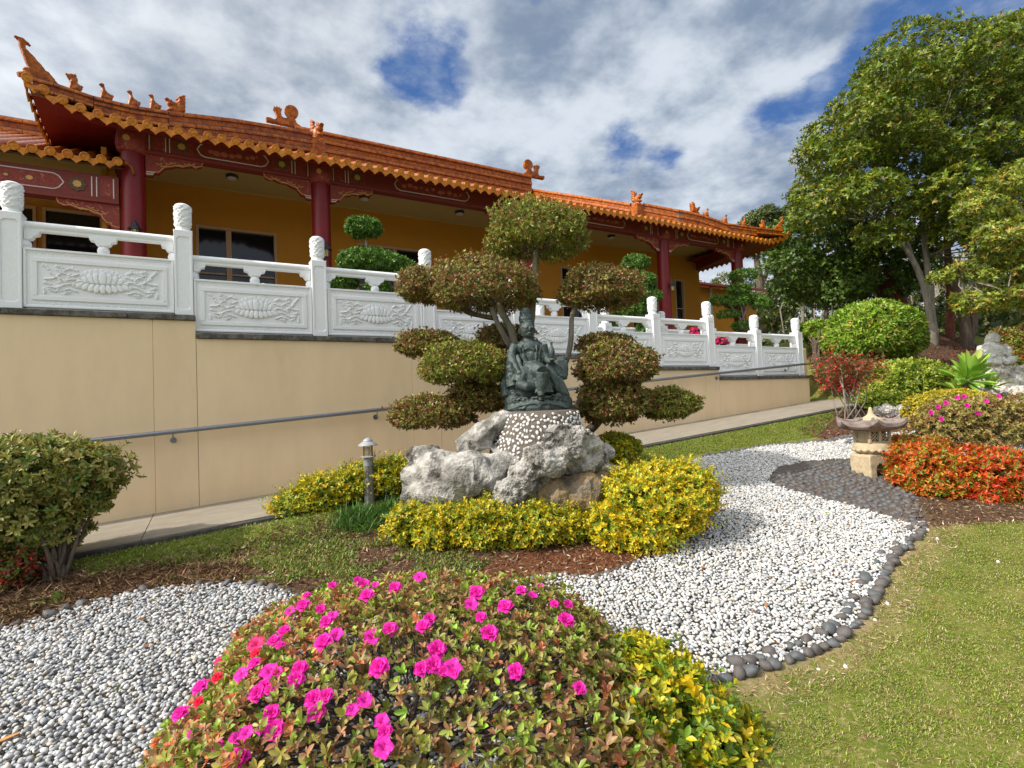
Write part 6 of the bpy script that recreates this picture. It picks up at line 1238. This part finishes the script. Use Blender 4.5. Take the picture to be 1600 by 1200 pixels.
rock('boulder', 'craggy pitted boulder with holes reaching up before the pedestal', [(872, 680, 5.1, 26, 20), (902, 680, 5.15, 30, 16), (925, 697, 5.2, 22, 20), (885, 705, 5.1, 42, 24), (850, 720, 4.98, 38, 28, None, .3), (822, 746, 4.96, 34, 26, .15, .6), (798, 770, 4.94, 28, 22, .14, .7), (784, 788, 4.92, 22, 16), (900, 728, 5.15, 48, 14, .14, -.15), (840, 760, 5.08, 30, 30, .12)], M_rock, disp=[('CLOUDS', .09, .045), ('CLOUDS', .03, .02), ('VORONOI', .07, -.03)])
rock('boulder', 'ochre-stained rock tucked under the craggy boulder', [(905, 770, 5.12, 46, 34), (868, 772, 5.1, 40, 32), (938, 762, 5.22, 28, 28)], M_ochrerock)
rock('boulder', 'dark jagged small rock at the right side of the rockery', [(955, 735, 5.55, 22, 12, .1, .3), (972, 748, 5.5, 18, 9, .1, .3), (950, 752, 5.5, 24, 10), (946, 706, 5.7, 18, 12, .12, .4)], M_rock)
rock('boulder', 'white pitted rock standing behind the stone lantern', [(1385, 645, 10.8, 22, 13), (1412, 648, 10.8, 26, 15), (1400, 668, 10.7, 28, 12), (1425, 672, 10.6, 18, 12), (1395, 685, 10.5, 20, 9)], M_rockw, .02, [('CLOUDS', .09, .07), ('VORONOI', .1, -.08)])
RK = rock('boulder', 'white eroded rock carrying the laughing stone statue', [(1552, 577, 10.9, 24, 12), (1550, 592, 11, 26, 18), (1575, 598, 11, 30, 18), (1595, 585, 11, 30, 14), (1555, 610, 10.9, 30, 16), (1590, 620, 10.8, 36, 18), (1620, 600, 10.9, 30, 26)], M_rockw, .02, [('CLOUDS', .09, .08), ('VORONOI', .12, -.1)])
# ------------------------------------------------------------------ pebbled pedestal
PC = PT(842, 690, 5.68); PTOP = PT(842, 641, 5.68)
pg = gz(PC[0], PC[1]); hp = PTOP[2]-pg
ped = thing('pebbled_pedestal', 'mortar pedestal studded with white pebbles beneath the bronze statue', 'pedestal', (PC[0], PC[1], pg))
prof = [(.56, -.1), (.56, .1), (.55, hp*.40), (.51, hp*.66), (.46, hp*.86), (.43, hp*.97), (.36, hp)]
b = MB(); b.lathe((PC[0], PC[1], pg), prof, 40); o = b.build('mortar_core', mat('dark_mortar', (.10, .08, .062), .95, .3, 30, .8, 80, col2=(.16, .135, .11)), ped, smooth=True)
rg = np.random.RandomState(6); n = 3400; tt = rg.uniform(0, 2*math.pi, n); hz2 = rg.uniform(.05, hp*.97, n); rr_ = np.interp(hz2, [p[1] for p in prof], [p[0] for p in prof]); Pp = np.stack([PC[0]+rr_*np.cos(tt), PC[1]+rr_*np.sin(tt), pg+hz2], 1)
keep = []; 
for i in range(n):
    if all(np.sum((Pp[i]-Pp[j])**2) > .0315**2 for j in keep[-900:]): keep.append(i)
Pp = Pp[keep]; tt = tt[keep]; tv, tf = octa(2); nn = len(Pp); a = rg.rand(nn)*6.28; sx, sy = .0175*(.8+.4*rg.rand(nn)), .0130*(.8+.4*rg.rand(nn)); er = np.stack([np.cos(tt), np.sin(tt), np.full(nn, .25)], 1); et = np.stack([-np.sin(tt), np.cos(tt), np.zeros(nn)], 1); ez = np.cross(er, et)
U1 = et*np.cos(a)[:, None]+ez*np.sin(a)[:, None]; U2 = -et*np.sin(a)[:, None]+ez*np.cos(a)[:, None]
V = Pp[:, None]+U1[:, None]*(tv[None, :, 0]*sx[:, None])[..., None]+U2[:, None]*(tv[None, :, 1]*sy[:, None])[..., None]+er[:, None]*(tv[None, :, 2]*.011)[..., None]
o = link('pebble_facing', npmesh('pebble_facing', V.reshape(-1, 3), (tf[None]+(np.arange(nn)*len(tv))[:, None, None]).reshape(-1, 3), ped, np.repeat(np.array([[.72, .71, .68]])*(.75+.3*rg.rand(nn, 1)), len(tv), 0)), M_peb, ped, True); o['kind'] = 'stuff'
# ------------------------------------------------------------------ bronze statue
M_bronze = mat('verdigris_bronze', (.075, .10, .095), .55, .3, 14, .5, 60, metal=.35, col2=(.045, .06, .055), dirt=(.13, .20, .19), drange=(.58, .72), dscale=12)
SB = PTOP.copy(); YAW = math.atan2(R0[1], R0[0])
st = thing('seated_statue', 'green bronze robed figure seated on carved waves atop the pebbled pedestal', 'statue', tuple(SB))
Z = lambda zx, zy, y=0.: ((zx-465)/872., y, (1020-zy)/872.)
def loc(b, s=1.): return rigid(b, YAW, tuple(SB), s)
b = MB()
E_ = lambda zx, zy, y, rx, ry, rz, rot=None: b.ell(Z(zx, zy, y), (rx, ry, rz), rot, 16, 12)
E_(420, 600, .03, .15, .11, .10); E_(412, 520, .02, .135, .095, .13); E_(395, 430, .02, .165, .095, .095); E_(390, 360, .01, .058, .056, .05)    # hips, chest, shoulders, neck
E_(385, 262, -.01, .084, .085, .100); E_(398, 235, -.045, .068, .055, .066); E_(402, 308, -.045, .044, .046, .040)   # head
E_(412, 268, -.100, .011, .016, .024); E_(408, 305, -.092, .016, .010, .006); E_(380, 252, -.094, .016, .010, .007); E_(436, 252, -.094, .016, .010, .007); E_(312, 275, .0, .012, .018, .034); E_(458, 275, .0, .010, .018, .032)
E_(382, 185, 0, .080, .078, .036)
b.tube([Z(270, 400, .0), Z(238, 470, -.01), Z(235, 540, -.03)], [.055, .05, .048], 12); b.tube([Z(235, 540, -.03), Z(262, 600, -.10), Z(288, 655, -.15)], [.046, .036, .026], 12)
b.tube([Z(525, 410, .0), Z(545, 490, .0), Z(560, 560, -.03)], [.052, .046, .042], 12); b.tube([Z(560, 560, -.03), Z(590, 575, -.09), Z(610, 560, -.11)], [.040, .032, .024], 12)
b.tube([Z(400, 640, -.02), Z(470, 655, -.14), Z(500, 680, -.20)], [.10, .09, .075], 12); b.tube([Z(500, 680, -.20), Z(495, 770, -.20), Z(485, 860, -.19)], [.072, .058, .042], 12); E_(480, 878, -.23, .035, .065, .022)
b.tube([Z(400, 650, 0), Z(320, 700, -.10), Z(280, 770, -.14)], [.10, .085, .07], 12); b.tube([Z(280, 770, -.14), Z(360, 800, -.19), Z(430, 800, -.16)], [.06, .05, .04], 12)
# sleeves, robe falls, drapery
b.tube([Z(225, 500, .0), Z(215, 600, -.02), Z(225, 700, -.05), Z(240, 790, -.06)], [.06, .06, .075, .09], 12); b.tube([Z(290, 500, -.03), Z(310, 600, -.10), Z(325, 680, -.12)], [.02, .022, .02], 8)
b.tube([Z(200, 640, .03), Z(180, 760, .02), Z(175, 880, .0)], [.05, .075, .07], 12)
b.tube([Z(560, 600, -.03), Z(600, 700, -.04), Z(650, 820, -.05), Z(700, 900, -.05)], [.05, .06, .05, .04], 12); b.tube([Z(700, 540, .03), Z(705, 640, .03), Z(700, 740, .02)], [.055, .065, .05], 12); b.tube([Z(640, 560, -.01), Z(640, 650, -.02), Z(660, 760, -.03)], [.02, .022, .02], 8)
E_(700, 545, .03, .07, .06, .03); E_(600, 640, .05, .07, .06, .14); E_(560, 780, .03, .16, .12, .13); E_(330, 860, .03, .20, .15, .13); E_(470, 760, .05, .24, .12, .16)
for k in range(16):    # folds across robe and knees
    t0 = k/15; b.tube([Z(215+t0*25, 560+t0*240, -.05), Z(330+t0*30, 620+t0*215, -.14-.03*t0), Z(430+t0*30, 640+t0*180, -.17)], [.010, .012, .008], 6)
for k in range(9): b.tube([Z(450+k*14, 700, -.23+abs(k-4)*.014), Z(445+k*15, 790, -.235+abs(k-4)*.018), Z(430+k*20, 860, -.21)], [.007, .009, .007], 6)
for k in (0, 1, 5, 6): b.tube([Z(290+k*36, 395+abs(k-3)*-6+30, -.07), Z(310+k*31, 470, -.078), Z(345+k*22, 560, -.075)], [.007, .008, .005], 6)
for k in range(4): b.tube([Z(335, 560+k*16, -.085), Z(415, 572+k*18, -.10), Z(490, 556+k*16, -.08)], [.007, .008, .006], 6)
for k in range(6): b.tube([Z(560+k*25, 620+k*22, -.08), Z(600+k*25, 740+k*18, -.09), Z(640+k*22, 850+k*10, -.09)], [.008, .010, .008], 6)
for k in range(8): b.tube([Z(655+k*13, 560, -.035), Z(655+k*13, 730-(k % 2)*20, -.04)], [.007, .007], 6)
for k in range(9): a = k*.35-1.4; E_(388+52*math.sin(a), 455-30*math.cos(a)+20, -.072, .008, .006, .008)
fg = [(592, 552), (604, 545), (616, 548), (628, 556)]
for k, (x, y) in enumerate(fg): b.tube([Z(606, 572, -.115), Z(x+2, y+6, -.15), Z(x+6, y, -.135)], [.011, .009, .006], 7)
b.tube([Z(592, 572, -.11), Z(583, 556, -.135), Z(592, 543, -.135)], [.011, .009, .007], 7)
for k in range(4): b.tube([Z(286, 650, -.155), Z(276+k*9, 676, -.175), Z(282+k*9, 698-abs(k-1.5)*4, -.165)], [.011, .009, .006], 7)
b.tube([Z(280, 645, -.15), Z(305, 660, -.17), Z(312, 678, -.17)], [.011, .009, .006], 7)
o = loc(b).build('robed_body', M_bronze, st); remesh(o, .0072, 1, [('CLOUDS', .02, .006)])
b = MB(); b.lathe(Z(378, 185, .0), [(.072, 0), (.080, .03), (.062, .06), (.068, .095), (.05, .13), (.02, .155)], 20)
for k in range(9): a = -1.3+k*.33; b.ell((Z(378, 165)[0]+.062*math.sin(a), -.062*math.cos(a), Z(0, 150)[2]), (.017, .012, .032), None, 8, 6)
b.ell(Z(378, 110, -.045), (.02, .012, .035), None, 8, 6); o = loc(b).build('crown', M_bronze, st); remesh(o, .006, 1)
b = MB(); b.lathe(Z(598, 540, -.14), [(.018, 0), (.028, .02), (.034, .055), (.026, .09), (.012, .12), (.011, .14), (.017, .158)], 16); autosmooth(loc(b).build('vase', M_bronze, st), 50)
b = MB(); b.ell((0, .02, .03), (.375, .24, .13), None, 24, 12); b.ell((-.24, .02, .10), (.13, .15, .13)); b.ell((.22, .03, .08), (.15, .15, .10)); b.ell((.02, -.10, .11), (.11, .09, .06))
rg2 = np.random.RandomState(2)
for k in range(6): b.tube([(-.33+.03*k, -.10-.02*k, .02), (-.20+.03*k, -.19, .06+.012*k), (0, -.225, .09+.008*k-.02*k), (.18-.02*k, -.20, .05+.012*k), (.30-.02*k, -.13, .01)], [.010]*5, 7)
for k in range(26):
    x = rg2.uniform(-.32, .34); zc_ = .05+.14*(abs(x)/.34)*rg2.rand()+.03; y_ = -.20+.10*abs(x)/.34; rr2 = rg2.uniform(.02, .035); b.tube([(x+rr2*math.cos(a)*(1-a/9), y_-.01, zc_+rr2*math.sin(a)*(1-a/9)) for a in np.linspace(0, 5.5, 9)], list(np.linspace(.011, .005, 9)), 6)
for k in range(12): b.ell((.02+.09*math.cos(k*.524), -.17+.06*math.sin(k*.524), .135), (.022, .02, .014), None, 8, 6)
b.v = [(x, y, max(z, -.02)) for x, y, z in b.v]
o = loc(b).build('wave_base', M_bronze, st); remesh(o, .0075, 1)
# ------------------------------------------------------------------ laughing stone statue on the rock
M_stone = mat('grey_stone', (.58, .57, .54), .85, .15, 8, .5, 60, col2=(.45, .44, .41), dirt=(.2, .19, .16), drange=(.6, .75))
BB = PT(1551, 572, 10.95); yb_ = math.atan2(R0[1], R0[0]); b = MB()
b.ell((0, 0, .12), (.26, .20, .16)); b.ell((0, -.04, .26), (.21, .17, .17)); b.ell((0, 0, .36), (.19, .13, .10)); b.ell((.02, -.02, .52), (.115, .11, .125)); b.ell((.02, -.06, .49), (.09, .07, .07)); b.ell((.02, -.125, .51), (.018, .02, .02)); b.ell((-.095, 0, .49), (.02, .025, .05)); b.ell((.135, 0, .49), (.02, .025, .05))
b.tube([(-.04, -.115, .465), (.02, -.13, .452), (.08, -.115, .465)], [.008, .010, .008], 6); b.tube([(-.05, -.10, .535), (-.02, -.118, .545)], [.008, .008], 6); b.tube([(.06, -.118, .545), (.09, -.10, .535)], [.008, .008], 6)
b.tube([(-.18, 0, .37), (-.25, -.05, .26), (-.17, -.16, .18)], [.07, .06, .04], 10); b.tube([(.19, 0, .38), (.27, -.05, .28), (.18, -.15, .20)], [.07, .06, .04], 10); b.tube([(-.16, -.05, .08), (-.2, -.2, .08), (-.02, -.24, .05)], [.09, .08, .05], 10); b.tube([(.16, -.05, .08), (.2, -.2, .1), (.04, -.24, .05)], [.09, .08, .05], 10)
for s in (-1, 1):
    for k in range(4): b.tube([(s*.17, -.16, .19), (s*(.14-.012*k), -.20, .175+.016*k), (s*(.10-.008*k), -.215, .17+.016*k)], [.014, .012, .008], 6)
o = rigid(b, yb_-.1, tuple(BB), 1.08).build('laughing_statue', M_stone); o.data.transform(Matrix.Translation(-Vector(BB))); o.location = BB; ORG[o.name] = BB; remesh(o, .014, 1, [('CLOUDS', .04, .01)]); tag(o, 'grey stone laughing seated figure on the white rock at the far right', 'statue')
# ------------------------------------------------------------------ stone lantern
M_sand = mat('sandstone', (.52, .42, .27), .9, .12, 10, .5, 90, col2=(.44, .35, .22), dirt=(.22, .18, .13), drange=(.6, .8), dscale=6)
M_lroof = mat('weathered_roof_stone', (.27, .215, .185), .9, .2, 8, .6, 70, col2=(.17, .13, .115), dirt=(.45, .38, .3), drange=(.58, .75), dscale=8)
LP = onground(1366, 741); sL = .97; L = thing('stone_lantern', 'carved stone garden lantern with upturned roof standing on the dark cobbles', 'stone lantern', tuple(LP)); yl = math.atan2(R0[1], R0[0])+.18
def lb(b, name, m, parent=L, rem=None):
    o = rigid(b, yl, tuple(LP), sL).build(name, m, parent)
    if rem: remesh(o, rem, 1, [('CLOUDS', .05, .008)])
    else: autosmooth(o, 35)
    return o
# leg block with arched openings
b = MB(); w_, d_ = .205, .16; arch = [(-.10, 0)]+[(-.10, .08), (-.095, .12), (-.07, .15), (-.035, .155), (0, .135), (.035, .155), (.07, .15), (.095, .12), (.10, .08)]+[(.10, 0)]
outl = [(-w_, 0), (-w_, .24), (-w_*.93, .27), (w_*.93, .27), (w_, .24), (w_, 0)]
pf = [(-w_, 0), (-.10, 0), (-.10, .10), (-w_, .10)]
for sgn in (-1, 1): b.box(min(sgn*.10, sgn*w_), max(sgn*.10, sgn*w_), -d_, d_, -.05, .25, .012)
top = [(-w_, .25), (-w_, .10), (-.10, .10), (-.095, .12), (-.07, .148), (-.035, .155), (0, .137), (.035, .155), (.07, .148), (.095, .12), (.10, .10), (w_, .10), (w_, .25), (w_*.9, .275), (-w_*.9, .275)]
b.prism(top[::-1], (0, 0, 0), (1, 0, 0), (0, 0, 1), d_*2); lb(b, 'legs', M_sand, rem=.009)
b = MB(); b.lathe((0, 0, .27), [(.15, 0), (.19, .02), (.225, .06), (.225, .10), (.205, .13), (.19, .145)], 28)
for k in range(16): a = k*math.pi/8; b.ell((.205*math.cos(a), .205*math.sin(a), .325), (.035, .035, .03), None, 8, 6)
lb(b, 'lotus_platform', M_sand)
b = MB(); hx = .165
for sx_ in (-1, 1):
    for sy_ in (-1, 1): b.box(min(sx_*hx, sx_*(hx-.035)), max(sx_*hx, sx_*(hx-.035)), min(sy_*hx*.8, sy_*(hx*.8-.035)), max(sy_*hx*.8, sy_*(hx*.8-.035)), .415, .59, .006)
b.box(-hx+.036, hx-.036, -.09, .09, .416, .588)
for yy in (-1, 1):
    b.box(-hx+.036, hx-.036, min(yy*hx*.8, yy*(hx*.8-.02)), max(yy*hx*.8, yy*(hx*.8-.02)), .415, .435); b.box(-hx+.036, hx-.036, min(yy*hx*.8, yy*(hx*.8-.02)), max(yy*hx*.8, yy*(hx*.8-.02)), .565, .59); b.box(-.018, .018, min(yy*hx*.8, yy*(hx*.8-.02)), max(yy*hx*.8, yy*(hx*.8-.02)), .436, .564)
    for cx in (-.075, .075):
        for k in (-1, 0, 1):
            for s in (-1, 1): b.tube([(cx-.055, yy*(hx*.8-.01), .50+k*.045-s*.05), (cx+.055, yy*(hx*.8-.01), .50+k*.045+s*.05)], [.006, .006], 4)
b.v = [(x, y, min(max(z, .415), .59)) for x, y, z in b.v]
lb(b, 'light_box', M_sand)
MB_ = MB().box(-.12, .12, -.092, .092, .44, .56); lb(MB_, 'black_shade_block', M_dark)  # solid black block behind the lattice, shade of the hollow put into its colour
b = MB(); seg = 48; rings = [(.10, .735), (.15, .72), (.22, .70), (.32, .685), (.42, .675), (.462, .675), (.466, .632), (.44, .605), (.32, .580), (.18, .588)]
vs = []
for (r, z) in rings:
    for k in range(seg):
        a = 2*math.pi*k/seg+math.pi/6; q = abs(((a*6/(2*math.pi)) % 1)-.5)*2      # 1 at corners
        cor = math.cos(math.pi/6)/math.cos(((a) % (math.pi/3))-math.pi/6); t_ = max(0, (r-.2)/.25); vs.append((r*cor*.96*math.cos(a), r*cor*.96*.85*math.sin(a), z+(t_**2)*.065*max(0, (cor-.866)/.134)**1.6))
b.add(vs, [(i*seg+k, (i+1)*seg+k, (i+1)*seg+(k+1) % seg, i*seg+(k+1) % seg) for i in range(len(rings)-1) for k in range(seg)]); b.add([v for v in vs[:seg]], [tuple(range(seg))]); b.add([v for v in vs[-seg:]], [tuple(range(seg-1, -1, -1))])
r_o = lb(b, 'lantern_roof', M_lroof)
for k in range(6):
    b = MB(); a = k*math.pi/3+math.pi/3; ca, sa = math.cos(a), math.sin(a)*.85; b.tube([(ca*.14, sa*.14, .73), (ca*.24, sa*.24, .70), (ca*.34, sa*.34, .70), (ca*.44, sa*.44, .735)], [.020, .018, .018, .014], 8); lb(b, 'roof_rib', M_lroof, r_o)
b = MB(); b.lathe((0, 0, .70), [(.15, 0), (.14, .025), (.10, .035), (.06, .06), (.035, .09), (.025, .13), (.018, .165), (.004, .18)], 20); lb(b, 'finial', M_sand)
# ------------------------------------------------------------------ bollard lamp
BP = PT(578, 800, 5.95); BP[2] = gz(BP[0], BP[1]); tp = PT(578, 684, 5.95)[2]-BP[2]
Bl = thing('bollard_lamp', 'grey timber bollard lamp with glass lantern and conical metal cap by the path', 'lamp', tuple(BP)); k_ = tp
M_postw = mat('weathered_timber', (.13, .12, .11), .9, .35, 6, .7, 60, col2=(.24, .23, .21), stretch=(3, 3, .4)); M_lampmetal = mat('dull_aluminium', (.36, .37, .39), .5, .15, 20, .1, 80, metal=.3, dirt=(.15, .15, .15), drange=(.6, .8))
c = tuple(BP); zt_ = k_
autosmooth(MB().lathe(c, [(.056, -.1), (.056, zt_-.31)], 20).build('post', M_postw, Bl), 40)
b = MB(); b.lathe((c[0], c[1], c[2]+zt_-.31), [(.052, 0), (.054, .01), (.054, .085), (.058, .09)], 24); autosmooth(b.build('metal_collar', M_lampmetal, Bl), 40)
b = MB(); b.lathe((c[0], c[1], c[2]+zt_-.219), [(.082, 0), (.088, .006), (.06, .018), (.05, .02)], 28); autosmooth(b.build('lower_ring', M_lampmetal, Bl), 40)
gl = bpy.data.materials.new('lamp_glass'); gl.use_nodes = True; gp = gl.node_tree.nodes['Principled BSDF']; gp.inputs['Transmission Weight'].default_value = .8; gp.inputs['Base Color'].default_value = (.8, .72, .5, 1); gp.inputs['Roughness'].default_value = .15; gp.inputs['IOR'].default_value = 1.1
autosmooth(MB().lathe((c[0], c[1], c[2]+zt_-.198), [(.045, 0), (.045, .125)], 20).build('glass_cylinder', gl, Bl), 40)
MB().lathe((c[0], c[1], c[2]+zt_-.198), [(.012, 0), (.02, .03), (.028, .055), (.02, .085), (.005, .095)], 12).build('bulb', M_trim, Bl, smooth=True)
for k in range(4): a = .5+k*math.pi/2; MB().tube([(c[0]+.062*math.cos(a), c[1]+.062*math.sin(a), c[2]+zt_-.20), (c[0]+.062*math.cos(a), c[1]+.062*math.sin(a), c[2]+zt_-.07)], .007, 6).build('support_rod', M_blackmetal, Bl)
b = MB(); b.lathe((c[0], c[1], c[2]+zt_-.085), [(.06, 0), (.108, -.002), (.106, .008), (.065, .040), (.055, .045), (.055, .052), (.045, .066), (.02, .082), (.004, .086)], 28); autosmooth(b.build('conical_cap', M_lampmetal, Bl), 30)
# an orange-brown fallen bark strip in the bottom left corner of the gravel
P = onground(8, 1165); o = MB().prism([(-.05, -.008), (0, -.012), (.05, -.006), (.06, .004), (0, .010), (-.05, .006)], (0, 0, .0), (1, .2, .1), (-.2, 1, .15), .004).build('bark_strip', mat('orange_bark', (.55, .22, .06), .7, .2, 20)); o.location = P+np.array([0, 0, .035]); tag(o, 'orange-brown strip of bark on the pebbles in the lower left corner', 'bark strip')
